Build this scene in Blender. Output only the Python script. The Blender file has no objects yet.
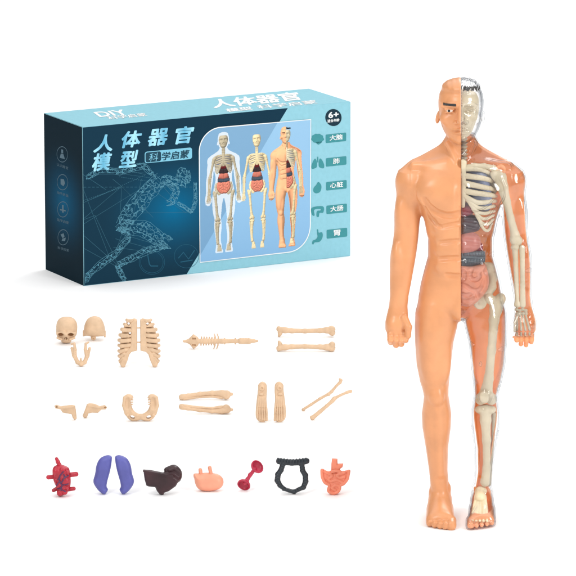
import bpy, math, random, time
import numpy as np
from mathutils import Vector
T0 = time.time()
SC = bpy.context.scene
COL = SC.collection
MM = 0.001
# ------------------------------------------------------------------ camera
PITCH = math.radians(12.4)
DIST, FPX = 4500.0, 4500.0            # millimetres / photo pixels (576 wide)
FW = np.array([0, math.cos(PITCH), -math.sin(PITCH)])
UP = np.array([0, math.sin(PITCH), math.cos(PITCH)])
RT = np.array([1.0, 0, 0])
CAM = -DIST * FW - (461 - 288) * RT + (517 - 288) * UP
cd = bpy.data.cameras.new("camera"); cam = bpy.data.objects.new("camera", cd); COL.objects.link(cam)
cd.sensor_width = 36; cd.lens = 36 * FPX / 576; cd.clip_start = 0.1; cd.clip_end = 200
cam.location = [c * MM for c in CAM]; cam.rotation_euler = (math.pi / 2 - PITCH, 0, 0)
SC.camera = cam
# ------------------------------------------------------------------ light
W = bpy.data.worlds.new("World"); SC.world = W; W.use_nodes = True
# white studio surround: brightest in front and overhead, dimmer at the sides
wn = W.node_tree; bg = wn.nodes["Background"]
wt = wn.nodes.new('ShaderNodeTexCoord'); wd = wn.nodes.new('ShaderNodeVectorMath'); wd.operation = 'DOT_PRODUCT'; wd.inputs[1].default_value = (0, -.8, .6)
wm = wn.nodes.new('ShaderNodeMapRange'); wm.inputs['From Min'].default_value = -.2; wm.inputs['From Max'].default_value = 1; wm.inputs['To Min'].default_value = .24; wm.inputs['To Max'].default_value = .72
wn.links.new(wt.outputs['Generated'], wd.inputs[0]); wn.links.new(wd.outputs['Value'], wm.inputs['Value']); wn.links.new(wm.outputs[0], bg.inputs['Strength'])
bg.inputs[0].default_value = (1, 1, 1, 1)
def softbox(name, loc, target, size, power, color=(1, 1, 1)):
    l = bpy.data.lights.new(name, 'AREA'); l.shape = 'RECTANGLE'; l.size, l.size_y = size; l.energy = power; l.color = color
    o = bpy.data.objects.new(name, l); COL.objects.link(o); o.location = loc
    o.rotation_euler = (Vector(target) - Vector(loc)).to_track_quat('-Z', 'Y').to_euler()
    return o
softbox("overhead_softbox", (-0.2, 3.4, 4.2), (-0.2, 3.4, 0), (8, 11), 305)
softbox("key_softbox", (-1.3, -1.9, 1.9), (0, 0, 0.25), (0.7, 1.0), 26, (1, 0.99, 0.97))
softbox("rim_softbox", (1.9, -1.5, 1.3), (0, 0, 0.25), (0.6, 1.2), 34)
softbox("added_back_light", (0.7, 2.4, 1.7), (0, 0, 0.25), (1.0, 1.0), 15)  # added lamp, out of view, to brighten the translucent back half from behind
SC.view_settings.view_transform = 'Standard'; SC.view_settings.look = 'None'
SC.view_settings.exposure = 0; SC.view_settings.gamma = 1
SC.render.engine = 'CYCLES'
SC.cycles.max_bounces = 14; SC.cycles.transparent_max_bounces = 24; SC.cycles.diffuse_bounces = 5
SC.cycles.use_denoising = True

# ------------------------------------------------------------------ helpers
def lin(h):
    h = h.lstrip('#'); out = []
    for i in (0, 2, 4):
        c = int(h[i:i + 2], 16) / 255
        out.append(c / 12.92 if c <= .04045 else ((c + .055) / 1.055) ** 2.4)
    return tuple(out)
def P(px, py, y=0.0):
    """point (mm, in the figure's own upright frame) on the plane y = const that stands at photo pixel px,py"""
    d = FW * FPX + RT * (px - 288) - UP * (py - 288)
    t = (y - CAM[1]) / d[1]
    p = CAM + t * d
    return np.array([(px - 461) * t * FPX / DIST, y, p[2]])
def floor_at(px, py):
    d = FW * FPX + RT * (px - 288) - UP * (py - 288)
    t = -CAM[2] / d[2]; p = CAM + t * d
    return p, float(np.dot(p - CAM, FW)) / DIST      # position, mm per photo pixel
def tag(o, label=None, cat=None, group=None, kind=None):
    if label: o['label'] = label
    if cat: o['category'] = cat
    if group: o['group'] = group
    if kind: o['kind'] = kind
    return o
def empty(name, loc=(0, 0, 0), rz=0.0):
    o = bpy.data.objects.new(name, None); COL.objects.link(o)
    o.location = [c * MM for c in loc]; o.rotation_euler = (0, 0, rz); o.empty_display_size = .01
    return o
def mesh_np(name, V, F, mat, parent=None, smooth=True, scale=MM):
    """V (n,3), F (m,k) index array or list of lists"""
    me = bpy.data.meshes.new(name)
    V = np.asarray(V, np.float64) * scale
    if isinstance(F, np.ndarray):
        k = F.shape[1]; m = len(F)
        me.vertices.add(len(V)); me.vertices.foreach_set('co', V.astype(np.float32).ravel())
        me.loops.add(m * k); me.loops.foreach_set('vertex_index', F.astype(np.int32).ravel())
        me.polygons.add(m); me.polygons.foreach_set('loop_start', (np.arange(m) * k).astype(np.int32))
        me.update(calc_edges=True)
    else:
        me.from_pydata([tuple(v) for v in V], [], F); me.update()
    me.polygons.foreach_set('use_smooth', np.full(len(me.polygons), smooth, bool))
    for mt in (mat if isinstance(mat, (list, tuple)) else [mat]): me.materials.append(mt)
    o = bpy.data.objects.new(name, me); COL.objects.link(o)
    if parent: o.parent = parent
    return o

# ------------------------------------------------------------------ materials
def plastic(name, col, rough=.35, spec=.5, mottle=.06, bump=.02, bscale=900, coat=0.0, col2=None, nscale=60, sss=0.0, sss_r=(1, .4, .2)):
    m = bpy.data.materials.new(name); m.use_nodes = True; nt = m.node_tree; b = nt.nodes["Principled BSDF"]
    b.inputs['Roughness'].default_value = rough; b.inputs['Specular IOR Level'].default_value = spec
    b.inputs['Coat Weight'].default_value = coat; b.inputs['Coat Roughness'].default_value = .12
    if sss:
        b.inputs['Subsurface Weight'].default_value = sss; b.inputs['Subsurface Radius'].default_value = sss_r
        b.inputs['Subsurface Scale'].default_value = .004
    tc = nt.nodes.new('ShaderNodeTexCoord')
    n = nt.nodes.new('ShaderNodeTexNoise'); n.inputs['Scale'].default_value = nscale; n.inputs['Detail'].default_value = 4
    nt.links.new(tc.outputs['Object'], n.inputs['Vector'])
    r = nt.nodes.new('ShaderNodeValToRGB'); c2 = col2 or tuple(c * (1 - mottle * 2.2) for c in col)
    r.color_ramp.elements[0].position = .35; r.color_ramp.elements[1].position = .65
    r.color_ramp.elements[0].color = (*c2, 1); r.color_ramp.elements[1].color = (*[min(1, c * (1 + mottle * .4)) for c in col], 1)
    nt.links.new(n.outputs['Fac'], r.inputs['Fac']); nt.links.new(r.outputs['Color'], b.inputs['Base Color'])
    if bump:
        n2 = nt.nodes.new('ShaderNodeTexNoise'); n2.inputs['Scale'].default_value = bscale
        nt.links.new(tc.outputs['Object'], n2.inputs['Vector'])
        bp = nt.nodes.new('ShaderNodeBump'); bp.inputs['Strength'].default_value = bump * 4; bp.inputs['Distance'].default_value = .0008
        nt.links.new(n2.outputs['Fac'], bp.inputs['Height']); nt.links.new(bp.outputs['Normal'], b.inputs['Normal'])
    return m
def clear_plastic(name, tint=(.99, .99, .99), edge=(.46, .48, .51), rough=.06):
    m = bpy.data.materials.new(name); m.use_nodes = True; nt = m.node_tree; nt.nodes.clear()
    out = nt.nodes.new('ShaderNodeOutputMaterial'); mix = nt.nodes.new('ShaderNodeMixShader')
    tr = nt.nodes.new('ShaderNodeBsdfTransparent'); gl = nt.nodes.new('ShaderNodeBsdfGlossy'); gl.inputs['Roughness'].default_value = rough
    lw = nt.nodes.new('ShaderNodeLayerWeight'); lw.inputs['Blend'].default_value = .5
    cr = nt.nodes.new('ShaderNodeValToRGB')
    cr.color_ramp.elements[0].position = .5; cr.color_ramp.elements[0].color = (*tint, 1)
    cr.color_ramp.elements[1].position = 1.0; cr.color_ramp.elements[1].color = (*edge, 1)
    nt.links.new(lw.outputs['Facing'], cr.inputs['Fac']); nt.links.new(cr.outputs['Color'], tr.inputs['Color'])
    pw = nt.nodes.new('ShaderNodeMath'); pw.operation = 'POWER'; pw.inputs[1].default_value = 4.0
    fr = nt.nodes.new('ShaderNodeMapRange'); fr.inputs['To Min'].default_value = .05; fr.inputs['To Max'].default_value = .45
    lf = nt.nodes.new('ShaderNodeLayerWeight'); lf.inputs['Blend'].default_value = .5
    nt.links.new(lf.outputs['Facing'], pw.inputs[0]); nt.links.new(pw.outputs[0], fr.inputs['Value'])
    tc = nt.nodes.new('ShaderNodeTexCoord'); n = nt.nodes.new('ShaderNodeTexNoise'); n.inputs['Scale'].default_value = 90
    nt.links.new(tc.outputs['Object'], n.inputs['Vector'])
    bp = nt.nodes.new('ShaderNodeBump'); bp.inputs['Strength'].default_value = .35; bp.inputs['Distance'].default_value = .002
    nt.links.new(n.outputs['Fac'], bp.inputs['Height'])
    nt.links.new(bp.outputs['Normal'], gl.inputs['Normal']); nt.links.new(bp.outputs['Normal'], lf.inputs['Normal'])
    nt.links.new(fr.outputs[0], mix.inputs['Fac']); nt.links.new(tr.outputs[0], mix.inputs[1]); nt.links.new(gl.outputs[0], mix.inputs[2])
    nt.links.new(mix.outputs[0], out.inputs['Surface'])
    return m
def flat_print(name, col, rough=.5):
    return plastic(name, tuple(c * .92 for c in col), rough, .14, .02, 0, nscale=200)
M = {}
M['skin'] = plastic('skin_plastic', (.69, .305, .135), .34, .45, .04, .008, 400, coat=.06, sss=.08)
M['inner'] = plastic('orange_inner_plastic', (.98, .54, .28), .4, .3, .04, .01, 300)
_nt = M['inner'].node_tree; _b = _nt.nodes["Principled BSDF"]; _t = _nt.nodes.new('ShaderNodeBsdfTranslucent'); _m = _nt.nodes.new('ShaderNodeMixShader'); _m.inputs[0].default_value = .5
_t.inputs['Color'].default_value = (1, .62, .36, 1)          # thin moulded plastic lets light through
_nt.links.new(_b.outputs[0], _m.inputs[1]); _nt.links.new(_t.outputs[0], _m.inputs[2]); _nt.links.new(_m.outputs[0], _nt.nodes['Material Output'].inputs['Surface'])
M['bone_in'] = plastic('ivory_plastic', (.62, .53, .37), .38, .45, .06, .03, 500)
M['bone_grey'] = plastic('grey_ivory_plastic', (.50, .42, .30), .4, .45, .08, .03, 500)
M['bone_foot'] = plastic('cream_plastic', (.85, .70, .45), .4, .45, .05, .03, 500)
M['bone'] = plastic('tan_bone_plastic', (.65, .455, .295), .48, .3, .05, .04, 600, nscale=120)
M['black'] = plastic('black_paint', (.012, .011, .011), .4, .4, 0, 0)
M['white'] = plastic('white_paint', (.82, .8, .77), .35, .5, 0, 0)
M['eye_white'] = plastic('eye_paint', (.72, .60, .50), .4, .4, 0, 0)
M['dark_reflection'] = plastic('dark_reflection_plastic', (.05, .045, .04), .25, .6, .3, .05, 300)  # dark reflections put into a colour; the moulded hair itself is clear
M['clear'] = clear_plastic('clear_plastic')
M['lung_in'] = plastic('grey_blue_plastic', (.17, .20, .31), .35, .5, .1, .02)
M['heart_in'] = plastic('dark_red_plastic', (.26, .015, .035), .3, .5, .15, .02)
M['liver_in'] = plastic('dark_plum_plastic', (.045, .018, .028), .28, .5, .2, .02)
M['stomach_in'] = plastic('dusty_pink_plastic', (.54, .17, .13), .33, .5, .08, .02)
M['colon_in'] = plastic('slate_plastic', (.045, .065, .085), .35, .5, .12, .02)
M['gut_in'] = plastic('salmon_plastic', (.66, .23, .13), .35, .5, .06, .02)
M['heart'] = plastic('crimson_plastic', (.44, .012, .032), .38, .5, .12, .03)
M['vein'] = plastic('dark_vein_paint', (.09, .02, .09), .4, .5, .1, 0)
M['lung'] = plastic('violet_plastic', (.10, .105, .36), .45, .4, .08, .03, 800)
M['liver'] = plastic('maroon_plastic', (.042, .014, .018), .42, .4, .2, .03)
M['stomach'] = plastic('peach_plastic', (.80, .33, .21), .42, .4, .05, .03)
M['cap_red'] = plastic('cherry_plastic', (.48, .02, .06), .4, .5, .1, .02)
M['colon'] = plastic('black_blue_plastic', (.012, .019, .026), .42, .5, .12, .03)
M['gut'] = plastic('coral_plastic', (.82, .25, .15), .42, .4, .06, .03)

# ------------------------------------------------------------------ implicit surfaces
class Field:
    def __init__(s, lo, hi, h):
        s.lo = np.array(lo, float); s.h = h
        s.n = [int(math.ceil((hi[i] - lo[i]) / h)) + 1 for i in range(3)]
        s.ax = [(s.lo[i] + np.arange(s.n[i]) * h).astype(np.float32) for i in range(3)]
        s.F = np.full(s.n, 9.0, np.float32)
    def _sl(s, lo, hi, pad):
        sl = []
        for i in range(3):
            a = max(0, int((lo[i] - pad - s.lo[i]) / s.h)); b = min(s.n[i], int((hi[i] + pad - s.lo[i]) / s.h) + 2)
            if b <= a: return None
            sl.append(slice(a, b))
        return tuple(sl)
    def op(s, fn, lo, hi, k=0.0, mode='u'):
        sl = s._sl(lo, hi, k + 2.5)
        if sl is None: return s
        X = s.ax[0][sl[0]][:, None, None]; Y = s.ax[1][sl[1]][None, :, None]; Z = s.ax[2][sl[2]][None, None, :]
        d = np.broadcast_to(fn(X, Y, Z), s.F[sl].shape).astype(np.float32)
        A = s.F[sl]
        if mode == 's': d = -d
        if mode == 'u':
            r = np.minimum(A, d)
            if k > 0: hh = np.maximum(k - np.abs(A - d), 0) / k; r = r - hh * hh * k * .25
        else:
            r = np.maximum(A, d)
            if k > 0: hh = np.maximum(k - np.abs(A - d), 0) / k; r = r + hh * hh * k * .25
        s.F[sl] = r
        return s
    def ell(s, c, r, k=0., mode='u', rz=0., ry=0.):
        c = np.asarray(c, float); m = min(r); R = max(r)
        ca, sa = math.cos(ry), math.sin(ry); cb, sb = math.cos(rz), math.sin(rz)
        def fn(X, Y, Z):
            x, y, z = X - c[0], Y - c[1], Z - c[2]
            if rz: x, y = x * cb + y * sb, -x * sb + y * cb
            if ry: x, z = x * ca + z * sa, -x * sa + z * ca
            k0 = np.sqrt((x / r[0]) ** 2 + (y / r[1]) ** 2 + (z / r[2]) ** 2)
            k1 = np.sqrt((x / r[0] ** 2) ** 2 + (y / r[1] ** 2) ** 2 + (z / r[2] ** 2) ** 2) + 1e-6
            return np.where(k0 < .2, -m * (1 - k0), k0 * (k0 - 1) / k1)
        if rz or ry: return s.op(fn, c - R, c + R, k, mode)
        return s.op(fn, c - np.array(r), c + np.array(r), k, mode)
    def cap(s, a, b, ra, rb=None, k=0., mode='u', fy=1.0):
        """tapered capsule; fy flattens it in depth"""
        rb = ra if rb is None else rb
        a = np.asarray(a, float); b = np.asarray(b, float); ab = b - a; ab[1] /= fy; L = max(1e-9, float(ab @ ab)); R = max(ra, rb)
        def fn(X, Y, Z):
            x, y, z = X - a[0], (Y - a[1]) / fy, Z - a[2]
            t = np.clip((x * ab[0] + y * ab[1] + z * ab[2]) / L, 0, 1)
            return (np.sqrt((x - t * ab[0]) ** 2 + (y - t * ab[1]) ** 2 + (z - t * ab[2]) ** 2) - (ra + (rb - ra) * t)) * min(1, fy)
        return s.op(fn, np.minimum(a, b) - R, np.maximum(a, b) + R, k, mode)
    def chain(s, pts, rs, k=0., mode='u', fy=1.0):
        if not hasattr(rs, '__len__'): rs = [rs] * len(pts)
        for i in range(len(pts) - 1): s.cap(pts[i], pts[i + 1], rs[i], rs[i + 1], k, mode, fy)
        return s
    def loft(s, rows, k=0., p=2.3, mode='u'):
        """rows: (z, cx, rx, cy, ry) in any order"""
        R = np.array(sorted(rows)); zs = R[:, 0]
        lo = (np.min(R[:, 1] - R[:, 2]), np.min(R[:, 3] - R[:, 4]), zs[0]); hi = (np.max(R[:, 1] + R[:, 2]), np.max(R[:, 3] + R[:, 4]), zs[-1])
        def fn(X, Y, Z):
            z = Z.ravel()
            def I(j):
                v = np.interp(z, zs, R[:, j]); kk = np.hanning(9); kk /= kk.sum()
                if len(v) > 20:
                    vp = np.concatenate([np.full(4, v[0]), v, np.full(4, v[-1])]); v = np.convolve(vp, kk, 'valid')
                return v.astype(np.float32)[None, None, :]
            rx, ry = np.maximum(I(2), .4), np.maximum(I(4), .4)
            q = (np.abs((X - I(1)) / rx) ** p + np.abs((Y - I(3)) / ry) ** p) ** (1 / p)
            d = (q - 1) * np.minimum(rx, ry)
            return np.maximum(d, np.maximum(zs[0] - Z, Z - zs[-1]))
        return s.op(fn, lo, hi, k, mode)
    def poly(s, pts, T, R, y0=0., k=0., mode='u', curve=True, tilt=0.):
        """inflated outline in the x-z plane: half thickness T, edge radius R"""
        pts = np.asarray(pts, float)
        if curve: pts = catmull(pts)
        lo = (pts[:, 0].min(), y0 - T - 2, pts[:, 1].min()); hi = (pts[:, 0].max(), y0 + T + 2, pts[:, 1].max())
        def fn(X, Y, Z):
            x = X[:, 0, 0]; z = Z[0, 0, :]
            d = poly_sd(x, z, pts)[:, None, :].astype(np.float32)
            yy = (Y - y0) * (R / T)
            return (np.sqrt(np.maximum(d + R, 0) ** 2 + yy ** 2) - R) * min(1.0, T / R)
        return s.op(fn, lo, hi, k, mode)
    def box(s, c, hs, r=.5, k=0., mode='u'):
        c = np.asarray(c, float); hs = np.asarray(hs, float)
        def fn(X, Y, Z):
            qx, qy, qz = np.abs(X - c[0]) - hs[0] + r, np.abs(Y - c[1]) - hs[1] + r, np.abs(Z - c[2]) - hs[2] + r
            return np.sqrt(np.maximum(qx, 0) ** 2 + np.maximum(qy, 0) ** 2 + np.maximum(qz, 0) ** 2) + np.minimum(np.maximum(np.maximum(qx, qy), qz), 0) - r
        return s.op(fn, c - hs, c + hs, k, mode)
    def ring(s, c, R, r, k=0., axis=1):
        c = np.asarray(c, float)
        def fn(X, Y, Z):
            q = [X - c[0], Y - c[1], Z - c[2]]; h = q.pop(axis)
            return np.sqrt((np.sqrt(q[0] ** 2 + q[1] ** 2) - R) ** 2 + h * h) - r
        return s.op(fn, c - R - r, c + R + r, k)
    def front(s, px, py, dy=0.):
        """first surface point met going away from the viewer at photo pixel px,py"""
        y = -20.
        for _ in range(4):
            p = P(px, py, y); i = int(np.clip(round((p[0] - s.lo[0]) / s.h), 0, s.n[0] - 1)); k = int(np.clip(round((p[2] - s.lo[2]) / s.h), 0, s.n[2] - 1))
            c = np.nonzero(s.F[i, :, k] < 0)[0]
            if len(c): y = float(s.ax[1][c[0]])
        return P(px, py, y + dy)
    def crease(s, pts, r, k, mode='s', dep=.5, sub=5):
        q = np.array(pts, float); t = np.linspace(0, len(q) - 1, (len(q) - 1) * sub + 1); q = np.stack([np.interp(t, np.arange(len(q)), q[:, i]) for i in (0, 1)], 1)
        for _ in range(3): q[1:-1] = (q[:-2] + 2 * q[1:-1] + q[2:]) / 4
        p3 = np.array([s.front(a, b) for a, b in q]); n = len(p3)
        for _ in range(2): p3[1:-1, 1] = (p3[:-2, 1] + 2 * p3[1:-1, 1] + p3[2:, 1]) / 4
        w = np.sin(np.linspace(.12, 3.02, n)) ** .5
        for i in range(n): p3[i, 1] += r * (w[i] * dep - 1.0) + r * (1 - w[i]) * -.3
        return s.chain(p3, list(r * (.5 + .5 * w)), k, mode)
    def mesh(s, F=None):
        return nets(s.F if F is None else F, s.lo, s.h)
def catmull(p, n=6):
    p0, p1, p2, p3 = np.roll(p, 1, 0), p, np.roll(p, -1, 0), np.roll(p, -2, 0); out = []
    for t in np.arange(n) / n:
        out.append(.5 * (2 * p1 + (p2 - p0) * t + (2 * p0 - 5 * p1 + 4 * p2 - p3) * t * t + (-p0 + 3 * p1 - 3 * p2 + p3) * t ** 3))
    return np.stack(out, 1).reshape(-1, 2)
def poly_sd(x, z, pts):
    Xg, Zg = np.meshgrid(x, z, indexing='ij'); d = np.full(Xg.shape, 1e9); ins = np.zeros(Xg.shape, bool)
    n = len(pts)
    for i in range(n):
        a, b = pts[i], pts[(i + 1) % n]; e = b - a; L = e @ e
        if L < 1e-12: continue
        wx, wz = Xg - a[0], Zg - a[1]; t = np.clip((wx * e[0] + wz * e[1]) / L, 0, 1)
        d = np.minimum(d, (wx - t * e[0]) ** 2 + (wz - t * e[1]) ** 2)
        c = ((a[1] <= Zg) & (b[1] > Zg)) | ((b[1] <= Zg) & (a[1] > Zg))
        if abs(e[1]) > 1e-12: ins ^= c & (Xg < a[0] + (Zg - a[1]) / e[1] * e[0])
    d = np.sqrt(d); return np.where(ins, -d, d)
def nets(F, lo, h):
    F = np.pad(F, 1, constant_values=9.0); lo = np.asarray(lo) - h
    S = F < 0
    c = np.zeros([n - 1 for n in F.shape], np.uint8)
    for i in (0, 1):
        for j in (0, 1):
            for k in (0, 1): c += S[i:i + c.shape[0], j:j + c.shape[1], k:k + c.shape[2]]
    A = np.argwhere((c > 0) & (c < 8)); idx = np.full(c.shape, -1, np.int32); idx[A[:, 0], A[:, 1], A[:, 2]] = np.arange(len(A))
    acc = np.zeros((len(A), 3)); cnt = np.zeros(len(A))
    val = {}
    for q in [(i, j, k) for i in (0, 1) for j in (0, 1) for k in (0, 1)]: val[q] = F[A[:, 0] + q[0], A[:, 1] + q[1], A[:, 2] + q[2]].astype(float)
    for ax in range(3):
        for q in val:
            if q[ax]: continue
            q2 = list(q); q2[ax] = 1; a, b = val[q], val[tuple(q2)]; m = (a < 0) != (b < 0)
            t = np.where(m, a / np.where(m, a - b, 1), 0)
            p = np.tile(np.array(q, float), (len(A), 1)); p[:, ax] += t
            acc[m] += p[m]; cnt[m] += 1
    V = (A + acc / cnt[:, None]) * h + lo
    Q = []
    for ax in range(3):
        a0 = [slice(None)] * 3; a1 = [slice(None)] * 3; a0[ax] = slice(0, -1); a1[ax] = slice(1, None)
        s0, s1 = S[tuple(a0)], S[tuple(a1)]
        E = np.argwhere(s0 != s1); u, v = [(1, 2), (2, 0), (0, 1)][ax]
        sg = s0[E[:, 0], E[:, 1], E[:, 2]]
        def cell(du, dv):
            e = E.copy(); e[:, u] += du; e[:, v] += dv; return idx[e[:, 0], e[:, 1], e[:, 2]]
        q = np.stack([cell(-1, -1), cell(0, -1), cell(0, 0), cell(-1, 0)], 1)
        q[~sg] = q[~sg][:, ::-1]
        Q.append(q)
    return V, np.concatenate(Q)
def normals(V, F):
    n = np.cross(V[F[:, 2]] - V[F[:, 0]], V[F[:, 3]] - V[F[:, 1]]); N = np.zeros_like(V)
    for i in range(4): np.add.at(N, F[:, i], n)
    return N / (np.linalg.norm(N, axis=1)[:, None] + 1e-12)

# ------------------------------------------------------------------ floor
nfl = 2
floor = mesh_np('floor', [(-20000, -20000, 0), (20000, -20000, 0), (20000, 20000, 0), (-20000, 20000, 0)], [[0, 1, 2, 3]],
                plastic('white_studio_floor', (.93, .93, .93), .7, .1, .004, 0, nscale=3))
floor['kind'] = 'structure'

# ------------------------------------------------------------------ the anatomy figure
FIG = empty('anatomy_figure', (0, 0, 0)); FIG.rotation_euler = (0, -.00825, -.0376)      # leans a touch, as in the photo
tag(FIG, 'tall standing anatomy figure, one half peach skin, other half clear shell showing bones and organs', 'anatomy model')
PARTS = {}          # verts / normals / colour of the figure's parts, reused for the picture printed on the box
def fig_part(name, V, F, mat, col, parent=FIG, keep=None):
    o = mesh_np(name, V, F, mat, parent)
    PARTS.setdefault(keep or name, []).append((V, normals(V, F), col))
    return o
HB = .6
B = Field((-82.6, -58, -1.4), (HB * 4, 36, 452), HB)
def row(py, xl, xr, ry, cy):
    a, b = P(xl, py, cy), P(xr, py, cy)
    return (a[2], (a[0] + b[0]) / 2, (b[0] - a[0]) / 2, cy, ry)
def srow(py, w, ry, cy): return row(py, 460.7 - w, 460.7 + w, ry, cy)
# torso
B.loft([srow(*r) for r in [(134, 14, 15, 3), (140, 15.5, 15.5, 3), (147, 16, 16, 3), (152, 20, 17, 3), (157, 30, 19, 2), (163, 41, 22, 1), (172, 47, 26, 0), (182, 47, 28, -1),
    (195, 43.5, 29, -1), (208, 40, 29, -1), (220, 36.5, 27, -1), (237, 32.6, 24, -1), (256, 32.6, 23.5, 0), (270, 36.5, 25, 1), (284, 40, 26, 1), (296, 42, 26.5, 1), (304, 40, 26, 1), (309, 33, 24, 1), (313, 22, 20, 1), (317, 10, 13, 1), (320, 3, 6, 1)]], 0, 2.5)
# arm, with shoulder
B.ell(P(413, 181, 1), (17, 17, 17), 6)
B.loft([row(*r) for r in [(172, 400, 424, 13, 1), (181, 397.5, 424, 14.5, 0), (192, 396.5, 422.5, 14.5, 0), (203, 395.8, 421, 14, -1), (217, 395, 420, 13.5, -2), (232, 394, 419, 12.5, -3), (242, 392.8, 418, 12, -4),
    (252, 391, 416.6, 12, -5), (264, 389.9, 414.6, 12, -7), (281, 389.7, 411.5, 11, -9), (296, 389.9, 408.6, 9.5, -11), (306, 389, 407.6, 8.5, -12), (314, 387, 408, 8.5, -13), (322, 385.2, 408.2, 8.5, -14), (330, 385.3, 408, 8.5, -15), (336, 389, 406, 7, -16)]], 5, 2.2)
# neck into shoulder (trapezius)
B.cap(P(451, 149, 7), P(418, 167, 5), 9, 8.5, 9)
# leg
B.loft([row(*r) for r in [(278, 430, 446, 10, 1), (288, 424, 450, 18, 1), (300, 418.6, 456, 24, 0), (312, 415.3, 459.5, 26, 0), (326, 414.7, 457.4, 26, -1), (342, 415, 453.5, 25, -1), (364, 416.6, 451, 22.5, -1), (381, 420, 449.2, 20.5, 0), (388, 422.3, 448.7, 19.5, 0),
    (396, 424, 448.6, 19, 0), (405, 423, 450, 18.5, 1), (413, 421.8, 451.3, 19, 3), (426, 422.2, 450.9, 19.5, 4), (448, 425.8, 448.1, 16.5, 5), (470, 429, 447.6, 13.5, 4), (489, 430.8, 449, 13, 2), (500, 430.5, 450, 13, 1), (510, 430, 450, 12, 0)]], 3, 2.2)
# foot
def ft(px, y, z, r): return np.array([P(px, 500, y)[0], y, z]), r
B.cap(*[ft(440, 12, 10, 0)[0], ft(440, -28, 7, 0)[0]], 11.5, 9, 5)
B.cap(ft(440, 2, 18, 0)[0], ft(440, -34, 8, 0)[0], 11, 8, 5)
B.cap(ft(436, -8, 9, 0)[0], ft(433, -34, 6, 0)[0], 9, 7, 5); B.cap(ft(444, -8, 9, 0)[0], ft(447.5, -36, 6, 0)[0], 9, 7.5, 5)
for px, y, r in ((429.8, -38, 3.6), (435, -42, 3.7), (440.2, -45, 3.8), (445.4, -47, 4.0), (451.2, -47, 5.2)):
    B.cap(ft(px, y + 12, 6, 0)[0], ft(px, y, 4.0, 0)[0], r, r, .9)
    B.ell(ft(px, y - r * .75, 6.2, 0)[0], (r * .6, 1.2, r * .45), .3)
# fingers: four curled, and the thumb lying along the side of the palm
for i, (px, zb) in enumerate(((390.2, 345), (395.4, 348), (400.6, 347), (405, 342.5))):
    k0 = P(px, 333, -19); k1 = P(px + .3, 340, -25); k2 = P(px + .6, zb - 3, -21); k3 = P(px + .6, zb - 6, -13)
    B.chain([k0, k1, k2, k3], [3.3, 3.2, 3.0, 2.6], .7)
    B.ell(P(px, 334, -22.5), (2.6, 2.2, 2.0), 1); B.ell(P(px + .4, 341, -27.5), (2.4, 1.6, 1.5), .6)
B.chain([P(404, 318, -20), P(408.3, 327, -24), P(408, 336, -25)], [4.2, 3.6, 3.0], 1.2)
B.ell(P(396, 326, -20), (8, 5, 8), 4)
# chest, belly, groin, back
B.ell(P(438, 193, -20), (21, 11, 18.5), 5); B.ell(P(449, 198, -21), (13.5, 9.5, 15), 6)
B.ell(P(460.7, 194, -31), (2.5, 2.5, 22), 6, 's')
for py, w, h in ((226, 9.5, 6.8), (239.5, 9.2, 6.0), (251.6, 9, 5.6), (266, 9, 8)):
    B.ell(P(450, py, -21), (w + 4, 4.6, h), 7)
B.ell(P(460.7, 246, -27), (1.0, 2.6, 34), 3, 's')
for i in range(3): B.cap(P(441 - i * .6, 221 + i * 8, -20.5), P(433.5, 216 + i * 8, -15), 1.8, 2.0, 3.5)
for l, r_, k_, d_ in (([(423.5, 199), (428, 206), (436, 212.4), (446, 216), (454, 215.6), (461, 213.5)], 1.3, 4.2, .6), ([(440, 228), (450, 225.6), (461, 223.6)], 1.1, 3.4, .5), ([(439, 243), (450, 241.8), (461, 241)], 1.0, 3.2, .5),
                  ([(439, 259.2), (450, 258.3), (461, 258)], 1.0, 3.2, .5), ([(446, 274.8), (453, 275.6), (461, 276)], 1.0, 3.0, .45),
                  ([(424.5, 207), (428, 213), (431, 219)], .9, 2.5, .4), ([(427.5, 212), (432, 218.5), (436, 223)], .9, 2.5, .4), ([(431, 218), (436, 225), (441, 227)], .9, 2.5, .4)):
    B.crease(l, r_, k_, 's', d_)
B.cap(P(433, 206, -14), P(435, 232, -9), 4, 4, 8)
B.ell(P(460.7, 311, -20), (9, 8, 10), 5)
B.ell(P(460.7, 276.5, -26), (1.4, 2, 1.8), 1, 's')
B.cap(P(447, 163, -15), P(414, 165, -8), 3, 3.4, 6)                               # collar bone ridge
B.cap(P(447, 144, -9.5), P(457, 161, -16.5), 2.6, 2.0, 5)                            # neck tendon
B.ell(P(460.7, 163, -19.5), (3, 3.4, 4), 3, 's')
B.ell(P(414, 190, -9), (8, 8, 15), 5); B.ell(P(401, 214, -8), (5.5, 8, 15), 5)    # upper arm muscles
B.ell(P(397, 258, -13), (5, 7, 15), 5)
B.ell(P(430, 345, -18), (9, 9, 36), 6); B.ell(P(443, 362, -15), (7, 7, 20), 6)    # thigh
B.ell(P(436.5, 397, -17), (6.5, 5, 7.5), 4)                                         # knee
B.cap(P(438, 411, -15), P(440, 474, -8), 2.4, 2.0, 5)                             # shin
B.ell(P(448, 488, 2), (2.6, 4, 4), 4); B.ell(P(432.5, 491, 3), (2.6, 4, 4), 4)
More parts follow.
